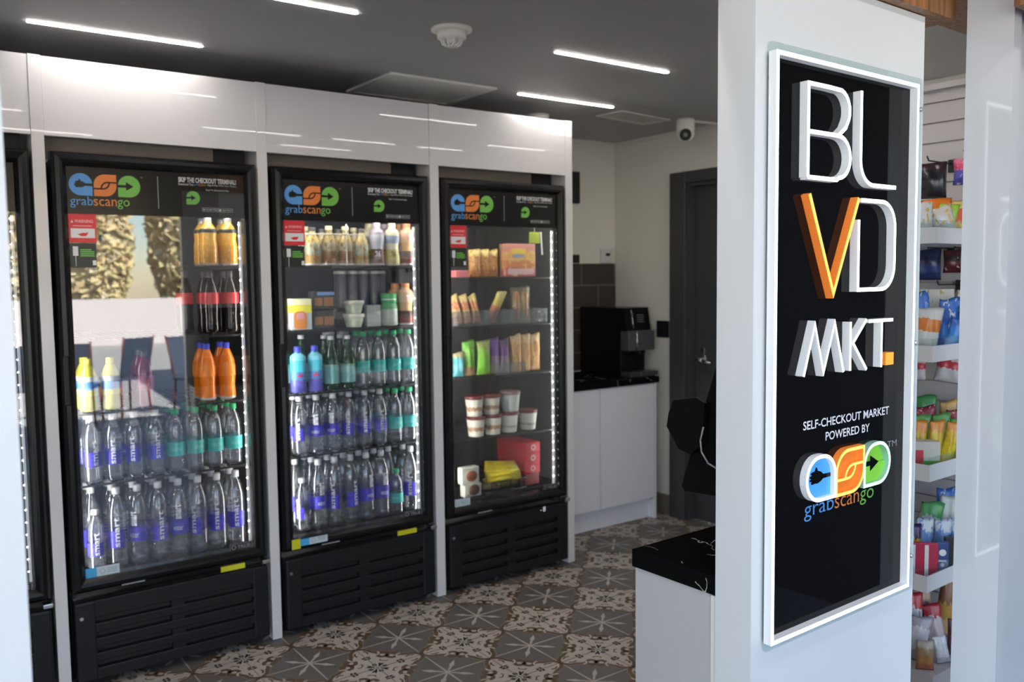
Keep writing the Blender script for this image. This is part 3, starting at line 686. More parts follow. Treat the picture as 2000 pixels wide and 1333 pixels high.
# camera
r = thing('security_camera', 'white turret security camera with black lens under the ceiling', 'camera', (3.80, 3.535, ZC))
bm = BM(); lathe(bm, [(0, 0), (.052, 0), (.054, -.010), (.054, -.060), (.050, -.072), (0, -.072)], 28); obj('mount', bm, OFFW, r)
bm = BM(); t = bmesh.new(); bmesh.ops.create_uvsphere(t, u_segments=24, v_segments=16, radius=.052)
for f in t.faces: f.smooth = True
merge(bm, t, 0, Matrix.Translation((0, 0, -.082))); eye = obj('eyeball', bm, OFFW, r)
bm = BM(); d = Vector((-.70, -.66, -.28)).normalized(); c = Vector((0, 0, -.082))
cyl(bm, c+d*.040, c+d*.0535, .034, 24); obj('lens_surround', bm, BLACKM, eye)
bm = BM(); cyl(bm, c+d*.05, c+d*.056, .013, 20); obj('lens', bm, mat('lens_glass', (.25, .25, .25), .15), eye)
bm = BM(); box(bm, 0, .205, -.006, .006, -.012, 0); tag(obj('cable_raceway', bm, OFFW, None, (3.850, 3.53, ZC), math.radians(-6)), 'thin white cable raceway from the ceiling camera to the wall', 'raceway')

# ================================================================ WALL FITTINGS, CABINET, COFFEE MACHINE
r = thing('thermostat', 'small white thermostat above the brown tile backsplash', 'thermostat', (3.975, 4.43, 1.652))
bm = BM(); bbox(bm, -.052, .060, -.024, 0, 0, .095, .004); obj('housing', bm, mat('thermostat_white', (.70, .70, .70), .4), r)
bm = BM(); box(bm, -.016, .022, -.0255, -.024, .045, .065); obj('display', bm, BLACKM, r)
bm = BM(); bbox(bm, -.40, 0, -.03, 0, 0, .205, .002)
tag(obj('wall_panel', bm, BLACKM, None, (3.728, 4.43, 2.045)), 'black framed panel peeking out high behind the end post', 'panel')
bm = BM(); bbox(bm, -.10, 0, -.02, 0, 0, .055, .002)
tag(obj('wall_panel', bm, BLACKM, None, (3.729, 4.43, 1.65)), 'small black plate just above the brown backsplash tiles', 'panel')
r = thing('switch_plate', 'black switch plate on the white wall beside the grey door', 'switch', (4.06, 3.966, 1.211))
bm = BM(); bbox(bm, -.008, 0, -.055, .055, -.055, .055, .003); obj('plate', bm, BLACKS, r)
bm = BM(); bbox(bm, -.011, -.008, -.032, -.008, -.033, .033, .001); bbox(bm, -.011, -.008, .008, .032, -.033, .033, .001); obj('rocker', bm, BLACKM, r)

r = thing('base_cabinet', 'pale two-door cabinet under the coffee machine', 'cabinet', (3.45, 3.895, 0))
bm = BM(); box(bm, -.47, .455, .020, .52, .13, .880); box(bm, .457, .476, .0, .52, 0.001, .880); box(bm, -.47, .456, .045, .10, 0.001, .13); obj('body', bm, WHITEC, r)
bm = BM(); bbox(bm, -.470, -.004, 0, .019, .134, .877, .0015); obj('door', bm, WHITEC, r)
bm = BM(); bbox(bm, .000, .455, 0, .019, .134, .877, .0015); obj('door', bm, WHITEC, r)
bm = BM(); box(bm, -.49, .49, -.012, .53, 0, .040)
tag(obj('worktop', bm, MARBLE, None, (3.45, 3.895, .8805)), 'black marble worktop on the pale cabinet under the coffee machine', 'worktop')
r = thing('coffee_machine', 'tall black coffee machine with grey dispenser head on marble worktop', 'coffee machine', (3.85, 3.965, .9205))
bm = BM(); bbox(bm, -.118, .098, .055, .45, 0, .437, .006); obj('body', bm, BLACK, r)
bm = BM(); quadbox(bm, [(-.118, .0, .29), (.098, .0, .29), (.098, .06, .29), (-.118, .06, .29), (-.118, .018, .437), (.090, .018, .437), (.090, .06, .437), (-.118, .06, .437)]); hd = obj('control_head', bm, BLACK, r)
bm = BM()
for k in range(4): box(bm, -.018, .040, .0055+k*.0018, .0065+k*.0018, .345+k*.014, .349+k*.014)
obj('touch_buttons', bm, mat('dim_button_print', (.16, .17, .18), .4), hd)
bm = BM(); bbox(bm, -.118, .110, -.022, .055, .165, .292, .006); obj('dispenser_head', bm, mat('graphite_plastic', (.075, .075, .08), .35), r)
bm = BM(); tube(bm, [(-.052, -.028, .168), (-.052, -.028, .29)], .0065, 10); tube(bm, [(-.056, .0, .30), (-.058, .012, .395), (-.062, .02, .425)], .004, 8); obj('chrome_trim', bm, CHROME, r)
bm = BM(); bbox(bm, -.118, .124, -.040, .055, 0, .030, .004); obj('drip_tray', bm, mat('drip_tray_grey', (.05, .05, .052), .35), r)
bm = BM(); bbox(bm, -.030, -.018, -.043, -.040, .004, .030, .001); obj('tray_clip', bm, CHROME, r)
bm = BM(); cyl(bm, (.01, .02, .130), (.01, .02, .168), .018, 14); cyl(bm, (.055, .02, .145), (.055, .02, .168), .010, 12); obj('spout', bm, BLACKS, r)
# ================================================================ CHECKOUT COUNTER AND TERMINAL BEHIND THE SIGN WALL
r = thing('checkout_counter', 'white counter end beside the sign wall with black marble top', 'counter', AB(1.9, 1.146, 0), DE)
bm = BM(); box(bm, -.496, .10, .002, .240, 0.001, .880); obj('body', bm, mat('counter_white', (.52, .51, .51), .4), r)
bm = BM(); box(bm, -.4985, -.496, .001, .016, 0.001, .8785); obj('edge_strip', bm, PAINT, r)
bm = BM(); box(bm, -.5, .11, 0, .246, 0, .040)
tag(obj('worktop', bm, MARBLE, None, AB(1.9, 1.147, .8805), DE), 'black marble worktop with white veins on the checkout counter', 'worktop')
r = thing('checkout_terminal', 'black checkout terminal half hidden behind the sign wall', 'terminal', AB(1.62, 1.19, .9205), DE)
bm = BM()
prof = [(.118, .140), (.128, .150), (.020, .46), (-.030, .46), (-.030, .22), (.035, .145)]
poly(bm, prof, -.135, .165, 0, 'YZ'); obj('screen_housing', bm, BLACKT, r)
bm = BM(); bbox(bm, -.05, .08, -.03, .10, 0, .012, .003); tube(bm, [(.015, .03, .01), (.015, .03, .20)], .022, 12); obj('stand', bm, BLACKT, r)
bm = BM(); poly(bm, [(.156, .287), (.150, .318), (.136, .349), (.070, .362), (.045, .352), (.050, .262), (.085, .232), (.120, .240)], -.155, -.050, 0, 'YZ')
obj('card_reader', bm, BLACKT, r)
bm = BM(); tube(bm, [(-.158, .045, .30), (-.162, .050, .27), (-.163, .046, .245), (-.160, .030, .222), (-.152, .012, .212), (-.14, -.03, .212)], .0020, 8); obj('cable', bm, PGREY, r)
# ================================================================ NEON SIGN (faces the street; local x along the wall, y into the wall, z up)
sg = thing('neon_sign', 'tall black lit sign with white neon lettering on the white wall', 'sign', AB(0, 0, 0), DE)
K = 1.030/1.005
def q(a, z): return (a*K, 1.55+(z-1.55)*K)
YP = 1.0484                                                       # printed face of the black panel
bx0, bz0 = q(1.3935, .8225); bx1, bz1 = q(1.917, 1.9725)
bm = BM(); poly(bm, rrect(1.430, 2.0195, .782, 2.0055, .012, .012, .012, .012), 1.0492, 1.0535); obj('clear_backing', bm, ACRYL, sg)
bm = BM(); box(bm, bx0+.003, bx1-.003, YP, 1.0491, bz0+.003, bz1-.003); obj('black_panel', bm, SIGNB, sg)
bm = BM()
for z in (1.935, 1.385, .865):
    for x in (1.440, 2.0105): cyl(bm, (x, 1.0462, z), (x, 1.055, z), .0055, 12)
obj('standoffs', bm, CHROME, sg)
bm = BM(); flex(bm, [(bx0+.004, bz0+.004), (bx1-.004, bz0+.004), (bx1-.004, bz1-.004), (bx0+.004, bz1-.004)], .0085, 1.030, YP-.0003, 0, 1, True)
obj('border_tube', bm, [NEONW, FLEXW], sg)
def letter(name, paths, mats=(NEONW, FLEXW), w=.0085, label=None, yf=1.030):
    bm = BM()
    for pts, closed in paths: flex(bm, [q(*p) for p in pts], w, yf, YP-.0003, 0, 1, closed)
    o = obj(name, bm, list(mats), sg)
    if label: o['label'] = label
    return o
Bp = [(1.497, 1.7425), (1.497, 1.924), (1.568, 1.924)] + arc(1.601, 1.884, .040, 90, -40, 9)[1:] + [(1.627, 1.850), (1.600, 1.8315)]
letter('neon_letter', [(Bp, False), ([(1.497, 1.8315), (1.590, 1.8315)] + arc(1.603, 1.789, .042, 88, -88, 12) + [(1.597, 1.7425), (1.497, 1.7425)], False)], label='white neon letter B')
letter('neon_letter', [([(1.684, 1.931), (1.684, 1.789)] + arc(1.734, 1.789, .050, 180, 270, 9) + [(1.825, 1.739)], False)], label='white neon letter L')
letter('neon_letter', [([(1.504, 1.710), (1.591, 1.512), (1.680, 1.710)], False)], (NEONA, FLEXO), .0095, 'orange neon letter V')
letter('neon_letter', [([(1.688, 1.706), (1.772, 1.706)] + arc(1.772, 1.653, .053, 90, 0, 9)[1:] + [(1.825, 1.573)] + arc(1.772, 1.571, .053, 0, -90, 9)[1:] + [(1.681, 1.518), (1.681, 1.665)], False)], label='white neon letter D')
letter('neon_letter', [([(1.491, 1.3485), (1.528, 1.451), (1.5595, 1.351), (1.598, 1.452), (1.632, 1.3475)], False)], w=.007, label='white neon letter M')
letter('neon_letter', [([(1.6565, 1.451), (1.6565, 1.348)], False), ([(1.717, 1.454), (1.666, 1.406), (1.720, 1.346)], False)], w=.007, label='white neon letter K')
letter('neon_letter', [([(1.726, 1.4495), (1.824, 1.4495)], False), ([(1.7785, 1.4455), (1.7785, 1.347)], False)], w=.007, label='white neon letter T')
letter('neon_dot', [([(1.796, 1.3635), (1.829, 1.3635)], False)], (NEONO, FLEXO), .028)
y = YP-.0004
def ps(a, z, k=1.048/1.005): return (a*k, 1.55+(z-1.55)*k)
bm = BM()
x0, zz0 = ps(1.4915, 1.2395); x1, zz1 = ps(1.814, 1.2575); text(bm, 'SELF-CHECKOUT MARKET', x0, x1, zz0, zz1, y, 0, .012)
x0, zz0 = ps(1.570, 1.2095); x1, zz1 = ps(1.736, 1.2275); text(bm, 'POWERED BY', x0, x1, zz0, zz1, y, 0, .012)
obj('printed_lettering', bm, mat('bright_print', (.85, .85, .88), .5), sg)
bm = BM(); x0, zz0 = ps(1.810, 1.164); x1, zz1 = ps(1.849, 1.178); text(bm, 'TM', x0, x1, zz0, zz1, y, 0); obj('trademark_lettering', bm, PGREY, sg)
ax, az = ps(1.4985, 1.0605); bxx, bz = ps(1.757, 1.083)
asc = (bz-az)*1.45; dsc = (bz-az)*.42; W_ = bxx-ax
for s, u0, u1, m in (('grab', 0, .405, GBLUE), ('scan', .42, .775, GORNG), ('go', .79, 1.0, GGREN)):
    bm = BM(); text(bm, s, ax+u0*W_, ax+u1*W_, az-(dsc if 'g' in s else 0), az+(asc if 'b' in s else bz-az), y, 0, -.004); obj('wordmark', bm, m, sg)
# three-part emblem: acrylic blocks with neon outlines
BRB = mat('sign_blue', (.08, .36, .85), .35, emit=(.06, .30, .80), strength=.35)
BRO = mat('sign_orange', (.80, .22, .03), .35, emit=(.8, .20, .02), strength=.25)
BRG = mat('sign_green', (.22, .58, .05), .35, emit=(.2, .55, .05), strength=.25)
def emblem(name, kind, x0, x1, z0, z1, face, neon, dark, inner=()):
    (a0, c0), (a1, c1) = q(x0, z0), q(x1, z1)
    pts = stadium(a0, c0, a1-a0, c1-c0, kind)
    bm = BM(); poly(bm, pts, YP-.006, YP-.0004, 0); 
    for d in dark: poly(bm, [(a0+u*(a1-a0), c0+v*(c1-c0)) for u, v in d], YP-.0065, None, 1)
    e = obj(name, bm, [face, SIGNB], sg)
    bm = BM(); flex(bm, pts, .0075, 1.0325, YP-.0003, 0, 1, True)
    for p in inner: flex(bm, [(a0+u*(a1-a0), c0+v*(c1-c0)) for u, v in p], .006, 1.0325, YP-.006, 0, 1)
    obj('neon_outline', bm, list(neon), e)
emblem('blue_emblem', 'blue', 1.511, 1.612, 1.087, 1.177, BRB, (NEONW, FLEXW), [hand_pts(0, 0, 1, 1)])
emblem('orange_emblem', 'orange', 1.617, 1.720, 1.086, 1.178, BRO, (NEONA, FLEXO), [], swirl(0, 0, 1, 1))
emblem('green_emblem', 'green', 1.724, 1.826, 1.089, 1.178, BRG, (NEONM, FLEXM), [arrow_pts(0, 0, 1, 1)])

# ================================================================ DRINKS AND FOOD
PET = clear('clear_bottle_plastic', (0.92, 0.94, 0.97), f0=0.15, refr=0.5, ior=1.30, body=(.55, .58, .66), bodyfac=.06)
PETG = clear('green_bottle_glass', (0.10, 0.42, 0.16), f0=0.06, refr=0.5, ior=1.25, body=(.01, .10, .03), bodyfac=.35)
PETB = clear('blue_tint_bottle', (0.55, 0.80, 0.95), f0=0.07, refr=0.5, ior=1.25, body=(.05, .25, .55), bodyfac=.25)
CAPW = mat('white_cap', (.66, .66, .70), .4); CAPG = mat('green_cap', (.02, .42, .16), .4); CAPB = mat('blue_cap', (.04, .06, .55), .4)
CAPO = mat('orange_cap', (.70, .26, .10), .45); CAPK = mat('dark_cap', (.06, .05, .05), .4)
PURP = mat('violet_blue_label', (.055, .045, .50), .35); TEAL = mat('teal_label', (.05, .48, .46), .4); LBLW = mat('white_label_print', (.72, .74, .82), .5)
def shadeprof(o):
    for p in o.data.polygons: p.use_smooth = True
    return o
def water(H, r, capm, label=None, face=0.0, seed=0):
    """clear ribbed bottle; label 'blue' = violet patch with upright lettering, 'wide' = violet band, 'teal' = teal band"""
    def build(root):
        s = H/.27; bm = BM()
        z = lambda v: v*s
        prof = [(0, 0), (r*.72, 0), (r*.95, z(.006)), (r, z(.014)), (r*.95, z(.024)), (r, z(.034)), (r*.95, z(.045)), (r, z(.055)), (r*.965, z(.064)), (r, z(.075)), (r, z(.165)), (r*.97, z(.178)), (r*.90, z(.196)), (r*.70, z(.220)), (r*.45, z(.238)), (.0125, z(.244)), (.0125, z(.248)), (0, z(.248))]
        lathe(bm, prof, 18); obj('bottle_body', bm, PET, root)
        bm = BM(); lathe(bm, [(.0128, z(.246)), (.0150, z(.247)), (.0150, H-.002), (.0138, H), (0, H)], 16); obj('cap', bm, capm, root)
        R = r+.0008
        if label == 'blue':
            bm = BM(); lathe(bm, [(R, z(.066)), (R, z(.125))], 12, a0=-PI*.88, a1=-PI*.22); lab = obj('label', bm, PURP, root)
            bm = BM(); text(bm, 'smart', -.010, .010, z(.070), z(.172), 0, 0, .02, 1.0, R+.0006, True); obj('label_lettering', bm, LBLW, lab, fixn=False)
        elif label == 'wide':
            bm = BM(); lathe(bm, [(R, z(.078)), (R, z(.128))], 20); lab = obj('label', bm, PURP, root)
            bm = BM(); text(bm, 'water', -.020, .020, z(.092), z(.108), 0, 0, .0, 1.0, R+.0006); text(bm, 'smart', -.014, .014, z(.132), z(.182), 0, 0, .03, 1.0, R+.0006, True); obj('label_lettering', bm, LBLW, lab, fixn=False)
        elif label == 'teal':
            bm = BM(); lathe(bm, [(R, z(.070)), (R, z(.128))], 20); lab = obj('label', bm, TEAL, root)
            bm = BM(); text(bm, 'alkaline', -.022, .022, z(.092), z(.110), 0, 0, .0, 1.0, R+.0006); obj('label_lettering', bm, mat('pale_teal_print', (.35, .75, .72), .5), lab, fixn=False)
    return build
def plain(H, r, prof, bodym, capm, cap, bands=(), n=18, sq=0.0, letters=()):
    """prof as fractions (r,z); cap (r, z0 fraction); bands (z0,z1,mat,dr) fractions"""
    def build(root):
        bm = BM(); lathe(bm, [(a*r, b*H) for a, b in prof], n, sq=sq); obj('bottle_body', bm, bodym, root)
        bm = BM(); lathe(bm, [(cap[0], cap[1]*H), (cap[0], H-.002), (cap[0]*.92, H), (0, H)], 16); obj('cap', bm, capm, root)
        def rad(zf):
            for (a0, b0), (a1, b1) in zip(prof, prof[1:]):
                if b0 <= zf <= b1: return r*(a0+(a1-a0)*((zf-b0)/(b1-b0) if b1 > b0 else 0))
            return r
        for z0, z1, m in bands:
            bm = BM(); k = 6; lathe(bm, [(rad(z0+(z1-z0)*i/k)+.0008, (z0+(z1-z0)*i/k)*H) for i in range(k+1)], 22, sq=sq); lab = obj('label', bm, m, root)
        for s, w, z0, z1, m, vert in letters:
            R = rad((z0+z1)/2)+.0016
            bm = BM(); text(bm, s, -w/2, w/2, z0*H, z1*H, 0, 0, .03, 1.0, R, vert); obj('label_lettering', bm, m, root, fixn=False)
    return build
P_SODA = [(0, 0), (.7, 0), (.96, .03), (1, .08), (.93, .25), (1, .40), (1, .60), (.94, .68), (.70, .80), (.40, .90), (.36, .94), (0, .94)]
P_TEA = [(0, 0), (.8, 0), (1, .04), (1, .40), (.86, .55), (.95, .66), (.92, .74), (.60, .84), (.45, .88), (.45, .93), (0, .93)]
P_SHAKE = [(0, 0), (.85, 0), (1, .05), (.98, .22), (.80, .42), (.86, .50), (.97, .62), (.97, .76), (.80, .83), (.52, .86), (.52, .90), (0, .90)]
P_AMBER = [(0, 0), (.85, 0), (1, .05), (1, .52), (.86, .66), (.55, .82), (.45, .88), (.45, .93), (0, .93)]
P_SQ = [(0, 0), (.9, 0), (1, .03), (1, .76), (.9, .80), (.45, .86), (.42, .92), (0, .92)]
P_WINE = [(0, 0), (.9, 0), (1, .03), (1, .52), (.82, .63), (.46, .78), (.36, .88), (.36, .95), (0, .95)]
MAKERS = {
 'wb': water(.262, .0340, CAPW, 'blue'), 'ww': water(.262, .0340, CAPW, 'wide'), 'tb': water(.318, .0365, CAPW, 'blue'), 'tw': water(.318, .0365, CAPW, 'wide'),
 'sb': water(.240, .0330, CAPW, 'blue'), 'ag': water(.258, .0340, CAPG, 'teal'), 'as': water(.215, .0320, CAPG, 'teal'), 'aw': water(.250, .0340, CAPW, 'teal'),
 'tea': plain(.200, .0375, P_TEA, ramp_mat('honey_tea', [(0, (.55, .25, .02)), (.45, (.66, .33, .03)), (.75, (.60, .35, .05))], noise=.05, spots=(8, .62, (.70, .42, .12)), rough=.2), clear('clear_cap', (.8, .8, .8), f0=.1, body=(.5, .5, .5), bodyfac=.4), (.017, .88), [(.68, .76, mat('black_neck_band', (.02, .02, .02), .4)), (.0, .045, mat('pale_base', (.55, .55, .55), .2))]),
 'cola': plain(.262, .0345, P_SODA, mat('dark_cola', (.012, .006, .005), .08), CAPK, (.0145, .90), [(.48, .66, mat('red_label', (.55, .02, .03), .35))]),
 'orange': plain(.240, .0350, P_SODA, mat('orange_soda', (.86, .20, .006), .12), CAPB, (.0145, .90), [(.42, .62, mat('orange_label', (.90, .24, .01), .35)), (.0, .06, mat('pale_base', (.55, .55, .55), .2))]),
 'lemon': plain(.205, .0350, P_SODA, mat('lemon_tea', (.50, .47, .06), .15), mat('yellow_cap', (.7, .6, .05), .4), (.0150, .90), [(.30, .66, ramp_mat('blue_yellow_label', [(0, (.70, .66, .10)), (.3, (.10, .30, .70)), (.75, (.65, .72, .80))], noise=.1, nscale=12))]),
 'berry': plain(.225, .0360, P_SODA, mat('dark_berry_drink', (.14, .01, .035), .12), CAPK, (.0150, .90), [(.30, .55, mat('berry_label', (.22, .03, .08), .4))]),
 'amber': plain(.178, .0330, P_AMBER, ramp_mat('amber_glass_bottle', [(0, (.30, .13, .03)), (.40, (.42, .36, .22)), (.62, (.48, .35, .12)), (.82, (.30, .24, .10))], noise=.08, nscale=14, spots=(11, .60, (.16, .10, .06)), rough=.2), mat('cream_cap', (.62, .55, .34), .4), (.0165, .90), [(.0, .055, mat('pale_base', (.55, .55, .55), .2))]),
 'amber2': plain(.170, .0330, P_AMBER, ramp_mat('gold_glass_bottle', [(0, (.46, .30, .10)), (.30, (.38, .42, .30)), (.62, (.56, .44, .16)), (.82, (.42, .36, .16))], noise=.08, nscale=11, spots=(9, .60, (.40, .18, .05)), rough=.2, seed=3.1), CAPK, (.0165, .90), [(.0, .055, mat('pale_base', (.55, .55, .55), .2))]),
 'shakep': plain(.200, .0360, P_SHAKE, ramp_mat('maroon_white_shake', [(0, (.10, .03, .03)), (.42, (.55, .57, .63)), (.80, (.36, .30, .34))], noise=.05, nscale=9), mat('mauve_cap', (.42, .36, .42), .4), (.0185, .86), [(.0, .05, mat('pale_base', (.55, .55, .55), .2))], letters=[('26', .026, .20, .34, LBLW, False)]),
 'shakec': plain(.200, .0360, P_SHAKE, ramp_mat('cream_shake', [(0, (.50, .44, .17)), (.42, (.66, .64, .50)), (.80, (.62, .58, .38))], noise=.05, nscale=9), mat('cream_cap', (.62, .55, .34), .4), (.0185, .86), [(.52, .70, mat('blue_grey_panel', (.30, .36, .48), .4)), (.0, .05, mat('pale_base', (.55, .55, .55), .2))], letters=[('26', .024, .20, .34, mat('dark_print', (.10, .08, .05), .5), False)]),
 'shaket': plain(.200, .0375, P_SHAKE, ramp_mat('tan_brown_shake', [(0, (.16, .03, .02)), (.38, (.55, .30, .13)), (.60, (.66, .38, .22))], noise=.05, nscale=9), CAPO, (.0190, .86), [(.20, .34, mat('dark_brown_panel', (.06, .025, .02), .4)), (.0, .05, mat('pale_base', (.55, .55, .55), .2))], letters=[('T', .016, .55, .72, LBLW, False)]),
 'island': plain(.205, .0350, P_SQ, ramp_mat('turquoise_square_bottle', [(0, (.13, .13, .55)), (.30, (.10, .30, .68)), (.50, (.07, .55, .72)), (.75, (.20, .62, .75))], noise=.05, nscale=6, rough=.15), CAPB, (.0165, .86), [], 20, .85, [('*', .030, .20, .44, mat('pink_flower_print', (.62, .04, .14), .4), False)]),
 'green': plain(.245, .0350, P_WINE, PETG, CAPW, (.0145, .93), [(.12, .46, mat('pale_teal_label', (.22, .50, .50), .4)), (.44, .47, mat('lime_stripe', (.45, .62, .40), .4))]),
}
def jar_lid(root):
    bm = BM(); lathe(bm, [(0, 0), (.036, 0), (.040, .006), (.040, .085), (.034, .105), (.030, .110), (0, .110)], 24); obj('jar_body', bm, ramp_mat('white_green_jar', [(0, (.52, .56, .50)), (.72, (.10, .40, .14))], noise=.06, nscale=10, spots=(14, .66, (.25, .38, .62))), root)
    bm = BM(); lathe(bm, [(.034, .108), (.036, .110), (.036, .150), (.034, .152), (0, .152)], 24); obj('lid', bm, mat('green_lid', (.05, .42, .14), .4), root)
    bm = BM(); lathe(bm, [(.0365, .122), (.0365, .128)], 24); obj('lid_seal', bm, LBLW, root)
def cup(h, r0, r1, body, rim):
    def build(root):
        bm = BM(); lathe(bm, [(0, 0), (r0, 0), (r0+.001, .004), (r1, h-.012), (0, h-.012)], 24); obj('cup_body', bm, body, root)
        bm = BM(); lathe(bm, [(r1, h-.016), (r1+.003, h-.014), (r1+.003, h-.002), (r1+.001, h), (r1-.004, h-.002), (0, h-.003)], 24); obj('lid', bm, rim, root)
    return build
PINTA = ramp_mat('pint_brown_print', [(0, (.60, .58, .50)), (.30, (.34, .20, .10)), (.55, (.62, .60, .52))], noise=.16, nscale=7)
PINTB = ramp_mat('pint_white_print', [(0, (.60, .60, .56)), (.28, (.30, .28, .26)), (.40, (.62, .62, .58))], noise=.12, nscale=9, seed=2.0)
BURG = mat('burgundy_lid', (.16, .03, .03), .4)
MAKERS['jar'] = jar_lid
MAKERS['noodle'] = cup(.062, .034, .047, mat('pale_green_cup', (.58, .62, .50), .5), mat('cream_rim', (.66, .68, .58), .5))
MAKERS['pinta'] = cup(.105, .038, .048, PINTA, BURG)
MAKERS['pintb'] = cup(.108, .039, .050, PINTB, BURG)
MAKERS['pintw'] = cup(.108, .042, .053, mat('pale_mint_pint', (.52, .55, .52), .5), mat('mauve_lid', (.30, .18, .18), .4))
def canister(root):
    bm = BM(); lathe(bm, [(0, 0), (.021, 0), (.022, .004), (.022, .165), (0, .165)], 18); obj('canister_body', bm, mat('lavender_grey_can', (.20, .19, .22), .3), root)
    bm = BM(); lathe(bm, [(.0215, .163), (.0245, .165), (.0245, .176), (.022, .178), (0, .178)], 18); obj('lid', bm, mat('bright_white_lid', (.85, .85, .82), .4), root)
MAKERS['can'] = canister
def tumbler(root):
    bm = BM(); lathe(bm, [(0, 0), (.024, 0), (.026, .003), (.029, .235), (0, .235)], 18); obj('canister_body', bm, mat('pale_grey_can', (.36, .35, .36), .35), root)
    bm = BM(); lathe(bm, [(.028, .233), (.031, .235), (.031, .246), (0, .247)], 18); obj('lid', bm, mat('grey_lid', (.5, .5, .5), .4), root)
MAKERS['tum'] = tumbler
PROTO = {}
def place(kind, name, label, cat, loc, rotz=0.0, group=None, scale=1.0):
    if kind not in PROTO:
        r = thing(name, label, cat, loc, rotz, group); MAKERS[kind](r); PROTO[kind] = r
        for c in r.children:
            if c.type == 'MESH': shadeprof(c) if len(c.data.polygons) > 40 and not c.name.startswith('label_lettering') else None
    else:
        r = copy_tree(PROTO[kind]); r.location = loc; r.rotation_euler = (0, 0, rotz)
        if 'group' in r: del r['group']
        tag(r, label, cat, group)
    if scale != 1.0: r.scale = (scale,)*3
    elif r.scale[0] != 1.0: r.scale = (1, 1, 1)
    r.name = name
    return r
NAMES = {'wb': ('water_bottle', 'clear water bottle, violet patch'), 'ww': ('water_bottle', 'clear water bottle, violet band'), 'tb': ('water_bottle', 'tall clear water bottle, violet patch'),
 'tw': ('water_bottle', 'tall clear water bottle, violet band'), 'sb': ('water_bottle', 'short clear water bottle'), 'ag': ('water_bottle', 'teal-banded bottle, green cap'), 'as': ('water_bottle', 'short teal-banded bottle, green cap'),
 'aw': ('water_bottle', 'teal-banded bottle, white cap'), 'tea': ('tea_bottle', 'honey-yellow tea bottle'), 'cola': ('soda_bottle', 'dark cola bottle, red label'), 'orange': ('soda_bottle', 'orange soda bottle, blue cap'),
 'lemon': ('tea_bottle', 'blue-labelled lemon drink bottle'), 'berry': ('juice_bottle', 'dark red drink bottle'), 'amber': ('coffee_bottle', 'brown-gold coffee bottle'), 'amber2': ('coffee_bottle', 'pale gold coffee bottle'),
 'shakep': ('shake_bottle', 'maroon and white shake bottle'), 'shakec': ('shake_bottle', 'cream shake bottle'), 'shaket': ('shake_bottle', 'tan shake bottle, orange cap'), 'island': ('water_bottle', 'square turquoise bottle, pink flower'),
 'green': ('water_bottle', 'green glass bottle, white cap')}
ROWN = ['front', 'second', 'third']
def shelf_row(cool, shelf, z, xs, rows, group, dy=.079, y0=3.664):
    """rows: list of kind lists (front to back); '' leaves a gap"""
    rnd = random.Random(shelf+cool)
    for ri, kinds in enumerate(rows):
        n = 0
        for x, k in zip(xs, kinds):
            if not k: continue
            n += 1; nm, d = NAMES[k]
            lab = f'{d}, {ORD[n-1]} from left, {ROWN[ri]} row, {shelf} shelf, {cool} cooler'
            rz = rnd.uniform(-.95, .35) if k in ('wb', 'ww', 'tb', 'tw', 'sb', 'ag', 'as', 'aw') else rnd.uniform(-.35, -.05)
            place(k, nm, lab, 'bottle', (x, y0+dy*ri+rnd.uniform(-.001, .001), z), rz, group)
g = 'drinks in the left cooler'
xr = [.995, 1.078, 1.160]
shelf_row('left', 'top', 1.620, xr, [['', 'tea', 'tea'], ['', 'tea', 'tea']], g)
shelf_row('left', 'second', 1.335, xr, [['', 'cola', 'cola'], ['cola', 'cola', 'cola']], g)
shelf_row('left', 'third', 1.055, [.598, .680, .805, .885, .965, 1.053, 1.135], [['lemon', 'lemon', 'berry', '', '', 'orange', 'orange'], ['lemon', '', 'berry', '', '', 'orange', 'orange']], g)
x8 = [.600+.0792*i for i in range(8)]
shelf_row('left', 'fourth', .775, x8, [['wb', 'wb', 'wb', 'wb', 'ag', 'ag', 'ag', 'ag'], ['wb', 'wb', 'ww', 'wb', 'ag', 'ag', 'ag', 'ag'], ['wb', 'ww', 'wb', 'wb', 'ag', 'ag', 'ag', 'ag']], g)
shelf_row('left', 'bottom', .425, x8, [['sb', 'tb', 'tw', 'tb', 'tw', 'tb', 'tb', 'tb'], ['tb', 'tb', 'tb', 'tw', 'tb', 'tb', 'tb', 'tb'], ['tb', 'tb', 'tb', 'tb', 'tb', 'tb', 'tb', 'tb']], g)
g = 'drinks in the middle cooler'
x8 = [1.452+.0798*i for i in range(8)]
x7 = [1.536+.0798*i for i in range(7)]
shelf_row('middle', 'top', 1.620, x7, [['amber2', 'amber', 'amber', 'amber2', 'shakep', 'shakec', 'shaket'], ['amber', 'amber2', 'amber2', 'amber', 'shakec', 'shakep', 'shaket']], g)
shelf_row('middle', 'third', 1.055, x8, [['island', 'island', 'green', 'green', 'ag', 'ag', 'ag', 'ag'], ['', '', 'green', 'green', 'ag', 'ag', 'ag', 'ag'], ['green', 'green', '', '', '', '', '', '']], g)
shelf_row('middle', 'fourth', .775, x8, [['wb', 'ww', 'ww', 'wb', 'wb', 'wb', 'ag', 'ag'], ['ww', 'wb', 'wb', 'wb', 'ww', 'wb', 'ag', 'ag'], ['wb', 'wb', 'wb', 'ww', 'wb', 'wb', 'ag', 'ag']], g)
shelf_row('middle', 'bottom', .425, x8, [['sb', 'tw', 'tb', 'tb', 'tw', 'tw', 'as', 'tb'], ['tb', 'tb', 'tw', 'tb', 'tb', 'tb', 'tb', 'tb'], ['tb', 'tb', 'tb', 'tb', 'tb', 'tb', 'tb', 'tb']], g)
